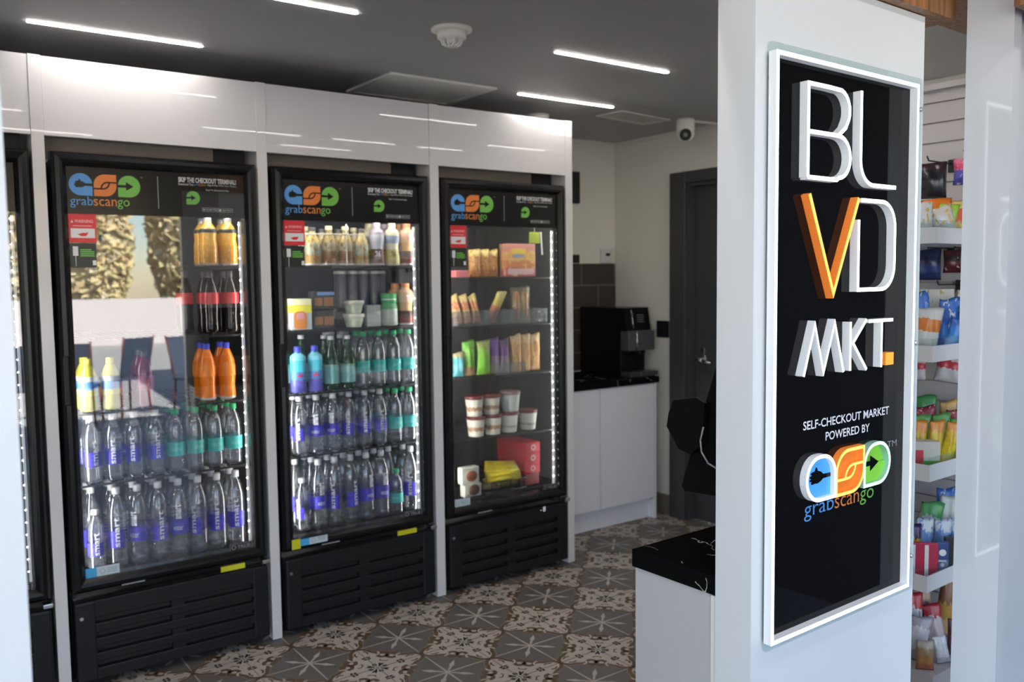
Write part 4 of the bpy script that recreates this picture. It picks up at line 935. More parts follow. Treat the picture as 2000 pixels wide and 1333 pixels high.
# bottles seen at the right end of the cut-off cooler
place('ag', 'water_bottle', 'teal-banded bottle at the right end of the cut-off cooler, fourth shelf', 'bottle', (.318, 3.67, .775), -.3)
place('tb', 'water_bottle', 'tall clear bottle at the right end of the cut-off cooler, bottom shelf', 'bottle', (.318, 3.67, .425), -.3)
# second shelf of the middle cooler
def carton(name, label, cat, loc, w, d, h, m, rz=0, parent=None, group=None):
    bm = BM(); bbox(bm, -w/2, w/2, -d/2, d/2, 0, h, .003)
    o = obj(name, bm, m, None, loc, rz); return tag(o, label, cat, group)
ZB = 1.335
r = thing('snack_carton', 'yellow-topped snack carton with an orange jar picture in the middle cooler', 'carton', (1.470, 3.67, ZB), -.1)
bm = BM(); bbox(bm, -.047, .047, -.03, .03, 0, .138, .003); obj('carton_box', bm, ramp_mat('snack_kit_print', [(0, (.45, .48, .50)), (.55, (.72, .66, .06)), (.80, (.72, .70, .45))], noise=.03, nscale=5), r)
bm = BM(); poly(bm, rrect(-.036, .022, .004, .082, .02, .02, .012, .012), -.0312); obj('jar_picture', bm, mat('orange_jar_print', (.55, .20, .04), .4), r)
bm = BM(); poly(bm, rrect(-.024, .012, .048, .076, .01, .01, 0, 0), -.0316); obj('jar_picture_lid', bm, mat('pink_print2', (.55, .25, .28), .4), r)
for k, (dz, lab) in enumerate(((0, 'lower black snack tray with sliced meat in the middle cooler'), (.086, 'upper black snack tray with blue band and cheese squares'))):
    r = thing('snack_tray', lab, 'snack tray', (1.576, 3.672, ZB+dz), -.1, 'black snack trays')
    bm = BM(); bbox(bm, -.052, .052, -.034, .034, 0, .084, .006); obj('tray', bm, mat('smoked_tray', (.05, .05, .05), .2), r)
    bm = BM(); bbox(bm, -.044, -.006, -.0355, -.033, .018, .055, .001); bbox(bm, .0, .044, -.0355, -.033, .016, .056, .001); o = obj('food_window', bm, mat('cheese_and_meat', (.52, .33, .10) if k else (.30, .14, .06), .4), r)
    if k: bm = BM(); bbox(bm, -.030, .050, -.0358, -.033, .066, .080, .001); obj('blue_band', bm, mat('soft_blue_band', (.16, .30, .62), .4), r)
place('noodle', 'soup_cup', 'lower pale green cup on the second shelf of the middle cooler', 'cup', (1.732, 3.672, ZB), 0, 'stacked pale green cups')
place('noodle', 'soup_cup', 'upper pale green cup stacked on another in the middle cooler', 'cup', (1.732, 3.672, ZB+.0615), .7, 'stacked pale green cups')
carton('drink_carton', 'plain pale grey carton beside the green-lidded jar', 'carton', (1.826, 3.672, ZB), .068, .055, .100, mat('pale_grey_carton', (.50, .53, .50), .5), -.1)
place('jar', 'drink_jar', 'white jar with a green lid on the second shelf', 'jar', (1.916, 3.672, ZB))
place('shaket', 'shake_bottle', 'brown shake bottle with orange cap beside the green-lidded jar', 'bottle', (2.005, 3.668, ZB), -.2)
place('shaket', 'shake_bottle', 'brown shake bottle behind the green-lidded jar', 'bottle', (1.990, 3.748, ZB), -.2)
n = 0
for i, x in enumerate([1.780, 1.838, 1.898, 1.958, 2.015]):
    for j in range(2):
        if i == 4 and j == 0: continue
        n += 1; lab = f'grey canister with white lid, {ORD[i]} from left, {"nearer" if j == 0 else "farther"} row, middle cooler second shelf'
        place('can', 'canister', lab, 'canister', (x+.012*j, 3.90+.062*j, ZB+.085), 0, 'grey canisters on the riser')
bm = BM(); box(bm, 1.72, 2.050, 3.86, 4.0, 0, .083)
tag(obj('shelf_riser', bm, INNER, None, (0, 0, ZB)), 'dark riser carrying the grey canisters in the middle cooler', 'riser')
for i, x in enumerate([1.70, 1.775, 1.85, 1.925, 1.995]):
    place('tum', 'canister', f'pale grey canister behind the teal bottles, {ORD[i]} from left, middle cooler third shelf', 'canister', (x+.02, 3.935, 1.056), 0, 'pale grey canisters behind the teal bottles')
# cream wire organiser in front of the coffee bottles
r = thing('bottle_organiser', 'cream wire bottle organiser over the gold coffee bottles', 'organiser', (1.66, 3.62, 1.620))
bm = BM(); tube(bm, [(-.19, 0, .139), (.10, 0, .139)], .0028, 6); obj('rail', bm, mat('cream_wire', (.62, .58, .48), .4), r)
bm = BM(); tube(bm, [(.022, 0, .0), (.022, 0, .185)], .0035, 6); obj('upright', bm, mat('cream_wire', (.62, .58, .48), .4), r)
bm = BM(); tube(bm, [(.10, 0, .0), (.10, 0, .139)], .002, 6); tube(bm, [(-.19, 0, 0), (-.19, 0, .139)], .002, 6); obj('legs', bm, mat('cream_wire', (.62, .58, .48), .4), r)
# ================================================================ FROZEN SNACKS IN THE RIGHT COOLER
def pouch(w, h, t, seed=0, crimp=.10, slack=.25):
    """pillow bag standing on z=0: sealed flat ends, puffed and creased middle"""
    rnd = random.Random(seed); bm = BM(); nx, nz = 12, 16; G = {}
    ph = [rnd.uniform(0, 6.28) for _ in range(8)]
    for side in (-1, 1):
        for i in range(nx+1):
            for k in range(nz+1):
                u, v = -1+2*i/nx, k/nz
                e = min(v/crimp, (1-v)/crimp, 1.0); e = max(0, e)
                bulge = (1-abs(u)**2.6)**.6 * math.sin(PI*min(1, max(0, (v-crimp*.5)/(1-crimp))))**.5 if 0 < e else 0
                wr = .10*math.sin(5*u+ph[0]+3*v)+.08*math.sin(9*v+ph[1]+2*u)+.06*math.sin(14*u*v+ph[2])
                y = side*t/2*bulge*(1+wr*(1+slack))
                x = w/2*u*(1-.05*bulge_w(v)+.01*math.sin(8*v+ph[3]))
                z = h*v + (0.004*math.sin(u*40) if k in (0, nz) else 0)*h/.15 + .012*h*math.sin(3*u+ph[4])*(1 if v > .5 else 0)
                if k == 0: z = 0
                if (i in (0, nx) or k in (0, nz)) and (i, k, -1) in G: G[(i, k, side)] = G[(i, k, -1)]; continue
                G[(i, k, side)] = bm.verts.new((x, y, z))
    for side in (-1, 1):
        for i in range(nx):
            for k in range(nz):
                vs = [G[(i, k, side)], G[(i+1, k, side)], G[(i+1, k+1, side)], G[(i, k+1, side)]]
                if len(set(vs)) == 4:
                    try: f = bm.faces.new(vs); f.smooth = True
                    except ValueError: pass
    return bm
def bulge_w(v): return math.sin(PI*v)
def bag(name, label, cat, loc, w, h, t, m, rotz=0, tilt=0, roll=0, seed=0, group=None):
    o = obj(name, pouch(w, h, t, seed), m, None, (loc[0], loc[1], loc[2]+w/2*abs(math.sin(roll)))); o.rotation_euler = (tilt, roll, rotz)
    return tag(o, label, cat, group)
def wrap(nm, *cols, spots=None, noise=.12, ns=6.0, seed=0.0, rough=.3):
    n = len(cols); return ramp_mat(nm, [(i/n, c) for i, c in enumerate(cols)], noise=noise, nscale=ns, spots=spots, seed=seed, rough=rough)
BURR = wrap('burrito_wrap', (.52, .22, .06), (.60, .32, .10), (.50, .26, .08), (.62, .48, .12), spots=(7, .58, (.30, .10, .05)))
CLRB = clear('clear_bin_plastic', (.88, .92, .94), f0=.08, body=(.5, .55, .56), bodyfac=.10)
def bin_(label, x0, x1, z, h, d=.13, y=3.63):
    bm = BM()
    box(bm, 0, x1-x0, 0, .003, 0, h); box(bm, 0, .003, .003, d, 0, h); box(bm, x1-x0-.003, x1-x0, .003, d, 0, h); box(bm, .003, x1-x0-.003, .003, d, 0, .003)
    return tag(obj('clear_bin', bm, CLRB, None, (x0, y, z)), label, 'bin', 'clear bins in the right cooler')
z = 1.561
for i, (x, lab) in enumerate(((2.424, 'orange wrapped burrito pack nearest the warning sticker in right cooler'), (2.487, 'second orange wrapped burrito pack from the left, right cooler top shelf'), (2.550, 'orange wrapped burrito pack touching the pizza snack box'))):
    bag('burrito_pack', lab, 'frozen snack', (x, 3.70+.012*i, z), .066, .142, .05, BURR, -.35, 0, 0, i, 'orange burrito packs')
r = thing('pizza_snack_box', 'pink and orange pizza snack box on the right cooler top shelf', 'box', (2.69, 3.69, z), -.08)
bm = BM(); bbox(bm, -.090, .090, -.035, .035, 0, .172, .003); obj('box_body', bm, wrap('pizza_box_print', (.42, .10, .12), (.55, .20, .08), (.62, .34, .10), (.58, .24, .20), spots=(5, .58, (.66, .44, .14)), noise=.1), r)
bm = BM(); poly(bm, rrect(-.058, .030, .118, .146, .008, .008, .008, .008), -.0356); obj('logo_patch', bm, mat('yellow_patch', (.66, .50, .06), .4), r)
bm = BM(); poly(bm, rrect(-.050, .020, .100, .116, .006, .006, .006, .006), -.0356); obj('logo_patch', bm, mat('grey_blue_patch', (.25, .28, .38), .4), r)
bm = BM(); poly(bm, rrect(-.080, .080, .012, .042, .006, .006, .006, .006), -.0356); obj('logo_patch', bm, mat('pale_pink_patch', (.60, .40, .42), .4), r)
carton('snack_carton', 'low pink carton below the warning sticker in the right cooler', 'carton', (2.322, 3.69, z), .078, .07, .034, mat('pink_red_carton', (.50, .13, .14), .5), 0)
r = thing('price_tag', 'lime green price tag hanging near the top right of right cooler', 'price tag', (2.755, 3.622, 1.735), 0)
bm = BM(); box(bm, -.036, .034, 0, .0012, 0, .058); obj('card', bm, mat('lime_card', (.42, .52, .03), .5), r)
bm = BM(); quadbox(bm, [(.044, 0, -.06), (.054, 0, -.06), (.054, .001, -.06), (.044, .001, -.06), (.036, 0, .060), (.046, 0, .060), (.046, .001, .060), (.036, .001, .060)]); obj('white_strip', bm, LBLW, r)
bm = BM(); tube(bm, [(0, .003, .058), (0, .003, .115)], .0015, 6); obj('hanger', bm, CHROME, r)
z = 1.316
bin_('clear plastic bin of sandwich wraps at the left of the second shelf, right cooler', 2.275, 2.462, z, .075)
bin_('clear plastic bin in the middle of the second shelf, right cooler', 2.470, 2.628, z, .075)
bin_('clear plastic bin with a hot dog pack, second shelf of the right cooler', 2.636, 2.842, z, .075)
WRAPR = wrap('red_gold_wrap', (.42, .12, .07), (.50, .30, .12), (.48, .14, .07), (.56, .44, .16), spots=(8, .57, (.52, .36, .16)))
for i, (x, rl, lab) in enumerate(((2.305, -.20, 'red sandwich wrap at the left end of its clear bin'), (2.360, -.20, 'red and gold sandwich wrap in the middle of the clear bin'), (2.415, -.20, 'red and gold sandwich wrap leaning left at the right of the bin'))):
    bag('sandwich_wrap', lab, 'frozen snack', (x+.012, 3.690, z+.004), .050, .150, .045, WRAPR, -.2, 0, rl, 10+i, 'red and gold sandwich wraps')
for i, (x, lab) in enumerate(((2.495, 'yellow ended snack stick leaning right in the middle clear bin'), (2.530, 'yellow ended snack stick leaning right beside its twin'))):
    bag('snack_stick', lab, 'frozen snack', (x, 3.69+.02*i, z+.004), .036, .175, .03, wrap('yellow_ended_stick', (.40, .10, .06), (.48, .16, .08), (.56, .46, .10), (.60, .52, .18)), -.2, 0, .45, 20+i, 'snack sticks')
r = thing('hot_dog_pack', 'clear pack of two hot dogs standing on the second shelf, right cooler', 'frozen snack', (2.705, 3.69, z+.004), -.1)
o = obj('film', pouch(.125, .188, .05, 5), clear('clear_film', (.95, .93, .85), f0=.08, body=(.60, .52, .30), bodyfac=.25), r)
for s, c in ((-1, 'bun_tan'), (1, 'bun_gold')):
    bm = BM(); lathe(bm, [(0, 0), (.014, .006), (.019, .03), (.020, .08), (.018, .125), (.010, .142), (0, .145)], 14); obj('bun', bm, mat(c, (.50, .28, .09), .6), r, (s*.026, 0, .02))
    bm = BM(); lathe(bm, [(0, 0), (.007, .004), (.008, .07), (.007, .130), (0, .134)], 10); obj('sausage', bm, mat('sausage_red', (.36, .06, .04), .4), r, (s*.026, -.016, .026))
z = 1.056
C3 = [('teal snack pack at the left end of the third shelf, right cooler', 2.312, .060, .125, wrap('teal_pack', (.10, .38, .42), (.18, .46, .50), (.10, .40, .44), (.40, .36, .20)), 0),
      ('bright green snack pack beside the teal pack', 2.378, .074, .182, wrap('green_pack', (.44, .30, .16), (.16, .46, .06), (.20, .52, .08), (.15, .44, .06), spots=(6, .62, (.34, .12, .06))), 0),
      ('lime green snack pack left of the purple packs', 2.462, .080, .178, wrap('lime_pack', (.24, .60, .05), (.22, .56, .05), (.26, .58, .06), (.34, .40, .12), spots=(6, .66, (.30, .22, .08))), 0),
      ('purple snack pack beside the lime green pack', 2.535, .060, .188, wrap('purple_pack', (.34, .26, .24), (.30, .20, .30), (.16, .06, .30), (.18, .08, .30)), 0),
      ('dark purple snack pack left of the tan rolls', 2.594, .060, .180, wrap('plum_pack', (.30, .26, .26), (.26, .18, .24), (.14, .05, .22), (.10, .06, .10)), 0)]
for i, (lab, x, w, h, m, _) in enumerate(C3): bag('snack_pack', lab, 'frozen snack', (x, 3.69+.008*(i % 2), z), w, h, .05, m, -.2, 0, 0, 30+i)
TAN = wrap('tan_roll_pack', (.55, .32, .12), (.60, .38, .16), (.56, .34, .14), (.62, .46, .26), spots=(7, .60, (.44, .20, .05)))
for i, (x, lab) in enumerate(((2.665, 'leftmost tan roll pack on the third shelf, right cooler'), (2.730, 'tan roll pack between two others, right cooler third shelf'), (2.800, 'rightmost tan roll pack near the light strip, right cooler'))):
    bag('roll_pack', lab, 'frozen snack', (x, 3.685+.006*i, z), .066, .198, .055, TAN, -.25, 0, 0, 40+i, 'tan roll packs')
r = bin_('low clear bin front before the purple and tan packs, third shelf', 2.505, 2.690, z, .060, .022, 3.622)
z = .741
for k, x, zz, lab in (('pinta', 2.412, 0, 'brown-printed ice cream cup at the lower left of its stack'), ('pinta', 2.517, 0, 'brown-printed ice cream cup at the lower right of its stack'),
                      ('pintb', 2.622, 0, 'white ice cream cup under the pale mint one'), ('pintb', 2.748, 0, 'white ice cream cup nearest the light strip'),
                      ('pinta', 2.404, .1055, 'brown-printed ice cream cup at the upper left of its stack'), ('pinta', 2.509, .1055, 'brown-printed ice cream cup at the upper right of its stack'),
                      ('pintw', 2.632, .1085, 'pale mint ice cream cup standing on top of white ones')):
    place(k, 'ice_cream_cup', lab, 'ice cream cup', (x, 3.69, z+zz), .2*len(lab) % 1.0, 'ice cream cups on the fourth shelf')
place('pintb', 'ice_cream_cup', 'white ice cream cup in the back row of the fourth shelf', 'ice cream cup', (2.585, 3.81, z), 1.2, 'ice cream cups on the fourth shelf')
# wire basket with yellow packs, red boxes, round food trays
zb = .441
r = thing('wire_basket', 'black wire basket full of yellow snack packs, bottom of right cooler', 'basket', (2.57, 3.70, zb), 0)
bm = BM()
for y in (-.075, .075):
    for zz in (.003, .055): tube(bm, [(-.13, y, zz), (.118, y, zz)], .0022, 6)
    for k in range(13): x = -.13+.248*k/12; tube(bm, [(x, y, .0), (x, y, .055)], .0014, 6)
for x in (-.13, .118):
    for zz in (.003, .055): tube(bm, [(x, -.075, zz), (x, .075, zz)], .0022, 6)
for k in range(9): x = -.11+.215*k/8; tube(bm, [(x, -.075, .0015), (x, .075, .0015)], .0012, 6)
obj('wire_frame', bm, WIREB, r)
YW = wrap('yellow_pack', (.66, .50, .02), (.74, .60, .03), (.68, .54, .02), (.72, .62, .10), spots=(6, .64, (.56, .42, .10)))
for i in range(5):
    lab = f'yellow snack pack, {ORD[i]} from the front, lying on the wire basket pile'
    o = bag('yellow_pack', lab, 'frozen snack', (2.446+.014*i, 3.655+.024*i, zb+.078+.010*i), .056, .190, .028, YW, 0, 0, 0, 50+i, 'yellow packs on the basket'); o.rotation_euler = (.25, PI/2-.06+.04*i, .05*i-.06)
for i in range(4):
    bag('snack_pack', f'brown and green snack pack, {ORD[i]} from left, standing inside the wire basket', 'frozen snack', (2.478+.058*i, 3.695, zb+.006), .055, .062, .04, wrap('brown_green_pack', (.26, .12, .05), (.36, .30, .08), (.30, .10, .05), (.24, .26, .08), spots=(9, .55, (.50, .42, .16))), -.2, 0, 0, 60+i, 'packs inside the basket')
for i in range(3):
    zz = .385+.057*i if False else zb+.058*i
    r = thing('red_box', ['bottom red box with a white round mark in the stack', 'middle red box with a white round mark in the stack', 'top red box with a white round mark in the stack'][i], 'box', (2.752, 3.74, zb+.0565*i+.062), .02*(i-1), 'red boxes at the right of the basket')
    bm = BM(); bbox(bm, -.055, .045, -.09, .17, 0, .056, .003); obj('box_body', bm, mat('red_carton', (.50, .015, .03), .4), r)
    bm = BM(); cyl(bm, (-.002, -.0905, .028), (-.002, -.0912, .028), .017, 18, smooth=False); obj('round_mark', bm, mat('pale_mark', (.60, .45, .42), .5), r)
    bm = BM(); cyl(bm, (-.002, -.0910, .028), (-.002, -.0918, .028), .008, 14, smooth=False); obj('round_mark_centre', bm, mat('red_carton', (.5, .015, .03), .4), r)
bm = BM(); bbox(bm, -.05, .04, -.085, .165, 0, .060, .002)
tag(obj('snack_carton', bm, mat('dark_red_carton', (.20, .02, .03), .5), None, (2.752, 3.74, zb)), 'dark red carton at the base of the red box stack', 'carton')
for i, (x, zz, lab) in enumerate(((2.342, .508, 'upper white round-food tray left of the yellow packs'), (2.356, .441, 'lower white round-food tray left of the basket'))):
    r = thing('food_tray', lab, 'food tray', (x, 3.66, zz), 0, 'white food trays in the right cooler')
    bm = BM(); bbox(bm, -.052, .052, -.022, .022, 0, .066 if i else .086, .004); obj('tray', bm, mat('white_tray', (.56, .58, .50), .5), r)
    bm = BM(); t = bmesh.new(); bmesh.ops.create_uvsphere(t, u_segments=18, v_segments=10, radius=1)
    for f in t.faces: f.smooth = True
    merge(bm, t, 0, Matrix.Translation((.006, -.022, .040 if not i else .034)) @ Matrix.Diagonal((.034, .008, .028, 1))); obj('round_food', bm, mat('brown_pastry' if not i else 'dark_pastry', (.24, .07, .03) if not i else (.10, .05, .03), .6, bump=.4, bscale=120), r)

# ================================================================ SNACK DISPLAY BEHIND THE SIGN WALL (local front frame)
SW = 3.12
r = thing('slatwall', 'grooved pale slatwall carrying the hanging snacks', 'slatwall', AB(SW, 1.31, 0), DE)
bm = BM(); box(bm, .012, .06, 0, 1.0, .0, 2.205)
zz = .02
while zz < 2.18: box(bm, 0, .0125, 0, 1.0, zz, zz+.066); zz += .0715
box(bm, -.02, .06, 0, 1.0, 2.206, 2.225); obj('grooved_board', bm, mat('slatwall_grey', (.46, .44, .44), .3), r)
TZ = [(.560, 'fourth', .052), (.910, 'third', .052), (1.280, 'second', .050), (1.642, 'top', .048)]
TRW = mat('white_tray_metal', (.80, .82, .84), .35)
for z, nm, h in TZ:
    r = thing('shelf_tray', f'white metal snack tray, {nm} from the top of the display', 'shelf tray', AB(2.592, 1.302, z), DE, 'white snack trays on the slatwall')
    bm = BM(); L_, D_ = .80, SW-2.592-.002
    box(bm, 0, .003, 0, L_, 0, h); box(bm, .003, D_, 0, .003, 0, h); box(bm, .003, D_, L_-.003, L_, 0, h); box(bm, .003, D_, .003, L_-.003, 0, .003); obj('tray', bm, TRW, r)
    bm = BM(); box(bm, .0035, .0055, .0035, L_-.004, .0035, h+.022); box(bm, .006, D_*.8, .0035, .0055, .0035, h+.022); obj('clear_lip', bm, ACRYL, r)
bm = BM(); box(bm, 2.66-2.66, SW-2.66-.022, 0, .8, 0, .268); box(bm, -.02, .0, 0, .8, 0, .215)
tag(obj('snack_plinth', bm, mat('display_base_grey', (.42, .40, .40), .4), None, AB(2.66, 1.31, 0), DE), 'grey base plinth at the foot of the snack display', 'plinth')
def sbag(label, a, b, z, w, h, m, rz=-45, roll=0, t=None, seed=0, cat='snack bag', nm='snack_bag', group=None):
    rnd = random.Random(label); o = bag(nm, label, cat, AB(a, b, z), w, h, t or min(w*.55, .045), m, DE+math.radians(rz), 0, math.radians(roll), seed or rnd.randint(1, 999), group); return o
def sbox(label, a, b, z, w, d, h, m, rz=-45, nm='snack_box', cat='snack box'):
    bm = BM(); bbox(bm, -w/2, w/2, -d/2, d/2, 0, h, .002); o = obj(nm, bm, m, None, AB(a, b, z), DE+math.radians(rz)); return tag(o, label, cat)
def hook(a, b, z, label):
    bm = BM(); tube(bm, [(SW-a, 0, 0), (0, 0, 0), (-.012, 0, .014)], .0028, 6); bbox(bm, SW-a-.006, SW-a+.001, -.012, .012, -.03, .015, .001)
    tag(obj('peg_hook', bm, BLACKM, None, AB(a, b, z), DE), label, 'peg hook', 'black peg hooks on the slatwall')
W_ = wrap
WHS = W_('white_silver_bag', (.62, .64, .66), (.50, .52, .55), (.66, .68, .70), (.60, .62, .64), spots=(5, .64, (.62, .40, .10)))
BLU = W_('royal_blue_bag', (.03, .13, .48), (.04, .18, .58), (.02, .10, .40), (.05, .16, .52), spots=(7, .60, (.55, .60, .68)))
BLU2 = W_('bright_blue_bag', (.03, .22, .62), (.05, .30, .70), (.03, .20, .60), (.04, .12, .42))
YEL2 = W_('yellow_snack_bag', (.66, .54, .03), (.72, .60, .04), (.64, .46, .03), (.66, .26, .04), spots=(6, .63, (.66, .30, .05)))
GRNB = W_('green_snack_bag', (.14, .42, .07), (.20, .52, .09), (.16, .46, .06), (.10, .34, .08), spots=(6, .62, (.12, .32, .30)))
REDB = W_('dark_red_bag', (.34, .02, .04), (.40, .03, .05), (.30, .02, .05), (.28, .03, .05), spots=(7, .64, (.62, .50, .52)))
ORB = W_('orange_snack_bag', (.62, .24, .03), (.68, .34, .04), (.60, .22, .03), (.66, .40, .14), spots=(6, .62, (.66, .46, .10)))
WRB = W_('white_red_pouch', (.56, .54, .54), (.60, .58, .58), (.52, .05, .07), (.60, .56, .56))
DKB = W_('black_pouch', (.012, .014, .02), (.018, .02, .03), (.010, .012, .018), (.03, .012, .02), rough=.25)
z = 1.6455
hook(2.955, 1.512, 1.938, 'peg hook holding the large black pouch at the top'); sbag('large black pouch hanging from the top peg hook', 2.966, 1.505, 1.808, .094, .122, DKB, -60, seed=3)
hook(2.99, 1.405, 1.948, 'peg hook holding the pink and blue pouch'); sbag('pink and blue pouch hanging at top right of the display', 3.000, 1.405, 1.848, .080, .092, W_('pink_blue_pouch', (.05, .06, .34), (.10, .08, .42), (.62, .06, .16), (.60, .10, .20), spots=(7, .62, (.55, .40, .55))), -60, seed=4)
sbag('orange striped bag standing behind on the top tray', 2.93, 1.470, z, .095, .158, W_('orange_striped_bag', (.60, .24, .03), (.62, .30, .03), (.66, .40, .04), (.64, .16, .02)), -55)
sbag('red and yellow bag at the right end of the top tray', 2.975, 1.400, z, .075, .150, W_('red_yellow_bag', (.55, .05, .03), (.60, .44, .06), (.58, .10, .04), (.62, .46, .16)), -55)
sbag('white crinkled bag at the left of the top tray', 2.722, 1.412, z, .068, .130, WHS, -50)
sbag('lime green bag in the middle of the top tray', 2.845, 1.410, z, .062, .128, W_('lime_bag', (.16, .22, .05), (.22, .34, .05), (.40, .60, .08), (.36, .56, .07)), -50, 12)
sbag('white and grey bag leaning at the front of the top tray', 2.790, 1.360, z, .072, .112, W_('white_grey_bag', (.60, .62, .64), (.34, .38, .40), (.62, .64, .66), (.60, .58, .54), spots=(5, .62, (.58, .40, .12))), -45, -14)
z = 1.2835
hook(2.955, 1.508, 1.640, 'peg hook holding the navy pouch under the top tray'); sbag('navy pouch hanging below the top tray', 2.966, 1.515, 1.528, .090, .106, W_('navy_pouch', (.02, .03, .10), (.03, .05, .16), (.015, .02, .06), (.02, .03, .10)), -60)
hook(2.99, 1.432, 1.638, 'peg hook holding the maroon pouch under the top tray'); sbag('maroon pouch with pale mark hanging below the top tray', 3.000, 1.432, 1.552, .080, .080, W_('maroon_pouch', (.10, .015, .02), (.12, .02, .03), (.03, .02, .02), (.10, .02, .03), spots=(4, .64, (.50, .42, .40))), -60)
hook(2.97, 1.475, 1.512, 'low peg hook above the beige box on second tray'); hook(2.97, 1.385, 1.516, 'low peg hook at the right above the second tray')
BEI = ramp_mat('beige_box_print', [(0, (.52, .50, .46)), (.5, (.56, .53, .48))], spots=(9, .66, (.45, .30, .08)))
sbox('beige snack box standing at the back of the second tray', 2.965, 1.482, z, .110, .05, .214, BEI, -60)
sbox('beige snack box at the right end of the second tray', 3.020, 1.395, z, .075, .05, .210, BEI, -60)
sbag('royal blue and white chip bag at the left of the second tray', 2.800, 1.440, z, .085, .196, BLU, -50, -8)
sbag('royal blue chip bag in the middle of the second tray', 2.892, 1.408, z, .070, .182, BLU, -50, 4)
sbag('white chip bag with an orange stripe on the second tray', 2.690, 1.385, z, .085, .155, W_('white_orange_stripe', (.60, .62, .62), (.64, .64, .62), (.66, .20, .03), (.62, .62, .62), noise=.05), -50, 8)
sbag('bright blue slim bag at the front of the second tray', 2.800, 1.352, z, .046, .120, BLU2, -45, 14)
sbag('pale printed bag at the right front of the second tray', 2.915, 1.344, z, .050, .168, W_('pale_printed_bag', (.58, .60, .62), (.50, .53, .56), (.60, .62, .64), (.54, .56, .60)), -45)
z = .9135
hook(2.93, 1.535, 1.262, 'peg hook left under the second tray'); sbag('white and red pouch hanging left under the second tray', 2.94, 1.53, 1.178, .060, .080, WRB, -60)
hook(2.985, 1.452, 1.272, 'peg hook right under the second tray'); sbag('white and red pouch hanging right under the second tray', 2.995, 1.452, 1.166, .085, .100, WRB, -60, 8)
sbag('dark green bag at the back left of the third tray', 2.95, 1.505, z, .080, .212, W_('dark_green_bag', (.04, .20, .06), (.05, .24, .07), (.03, .18, .05), (.06, .26, .07)), -55)
sbag('orange bag at the back middle of the third tray', 3.0, 1.446, z, .056, .196, ORB, -55)
sbag('orange bag at the back right of the third tray', 3.040, 1.405, z, .060, .196, ORB, -55)
sbag('dark red bag on the left of the third tray', 2.868, 1.462, z, .070, .188, REDB, -52)
sbag('dark red bag on the right of the third tray', 2.965, 1.398, z, .072, .176, REDB, -52)
sbag('green bag at the left of the third tray', 2.798, 1.435, z, .058, .168, GRNB, -50)
sbag('green bag in the middle of the third tray', 2.862, 1.402, z, .056, .170, GRNB, -50)
sbag('green bag at the right of the third tray', 2.912, 1.368, z, .056, .154, GRNB, -50)
for i, (a, b, h, rl) in enumerate(((2.722, 1.410, .160, 3), (2.765, 1.383, .158, 6), (2.800, 1.360, .154, 12), (2.868, 1.352, .138, 16))):
    sbag(f'yellow bag, {ORD[i]} from left, leaning in the third tray', a, b, z, .048, h, YEL2, -45, rl, .03, 80+i, group='yellow bags in the third tray')
r = thing('snack_box', 'white, red and green snack box at the front corner of third tray', 'snack box', AB(2.672, 1.362, z), DE+math.radians(-42))
bm = BM(); bbox(bm, -.042, .042, -.024, .024, 0, .108, .002); obj('box_body', bm, mat('pale_box', (.60, .60, .54), .5), r)
bm = BM(); box(bm, -.042, -.010, -.0248, -.0242, .002, .082); obj('red_panel', bm, mat('red_panel', (.62, .04, .06), .5), r)
bm = BM(); box(bm, -.009, .042, -.0248, -.0242, .002, .048); obj('green_panel', bm, mat('green_panel', (.10, .42, .06), .5), r)
z = .5635
sbag('deep blue bag at the back of the fourth tray', 3.03, 1.455, z, .075, .232, BLU, -55)
sbag('white and green bag at the left of the fourth tray', 2.858, 1.458, z, .072, .208, W_('white_green_bag', (.50, .54, .50), (.56, .58, .56), (.52, .56, .52), (.10, .34, .10), spots=(6, .60, (.08, .36, .12))), -52, 10)
sbag('white and green bag in the middle of the fourth tray', 2.925, 1.420, z, .064, .228, W_('green_white_bag', (.10, .26, .09), (.54, .58, .54), (.50, .54, .48), (.54, .56, .50)), -52, 6)
sbag('dark green bag at the right of the fourth tray', 2.985, 1.400, z, .058, .196, W_('bottle_green_bag', (.03, .18, .05), (.04, .22, .06), (.30, .34, .30), (.03, .18, .05)), -52)
for i, (a, b) in enumerate(((2.765, 1.412), (2.818, 1.378), (2.872, 1.352))):
    sbag(f'light blue and tan bag, {ORD[i]} from left, in the fourth tray', a, b, z, .056, .180-.006*i, W_('light_blue_tan_bag', (.30, .22, .14), (.36, .28, .20), (.16, .30, .56), (.50, .56, .62), spots=(7, .60, (.10, .22, .52))), -48, 4, .03, 90+i, group='light blue bags in the fourth tray')
sbag('black and yellow bag at the left of the fourth tray', 2.676, 1.392, z, .050, .180, W_('black_yellow_bag', (.20, .08, .04), (.08, .05, .08), (.62, .40, .03), (.05, .03, .10)), -45)
for i, (a, b, w) in enumerate(((2.645, 1.362, .044), (2.672, 1.333, .044))):
    r = thing('snack_box', ['red pack with a white stripe behind its twin, fourth tray', 'red pack with a white stripe at the front corner, fourth tray'][i], 'snack box', AB(a, b, z), DE+math.radians(-45), 'red striped packs')
    bm = BM(); bbox(bm, -w/2, w/2, -.008, .008, 0, .134, .003); obj('box_body', bm, mat('crimson_pack', (.50, .02, .07), .35), r)
    bm = BM(); box(bm, -.020, -.008, -.0088, -.0082, .002, .128); obj('white_stripe', bm, PWHITE, r)
r = thing('snack_box', 'navy pack with a round white mark, front of the fourth tray', 'snack box', AB(2.735, 1.328, z), DE+math.radians(-45))
bm = BM(); bbox(bm, -.020, .020, -.008, .008, 0, .126, .003); obj('box_body', bm, mat('navy_pack', (.02, .06, .22), .35), r)
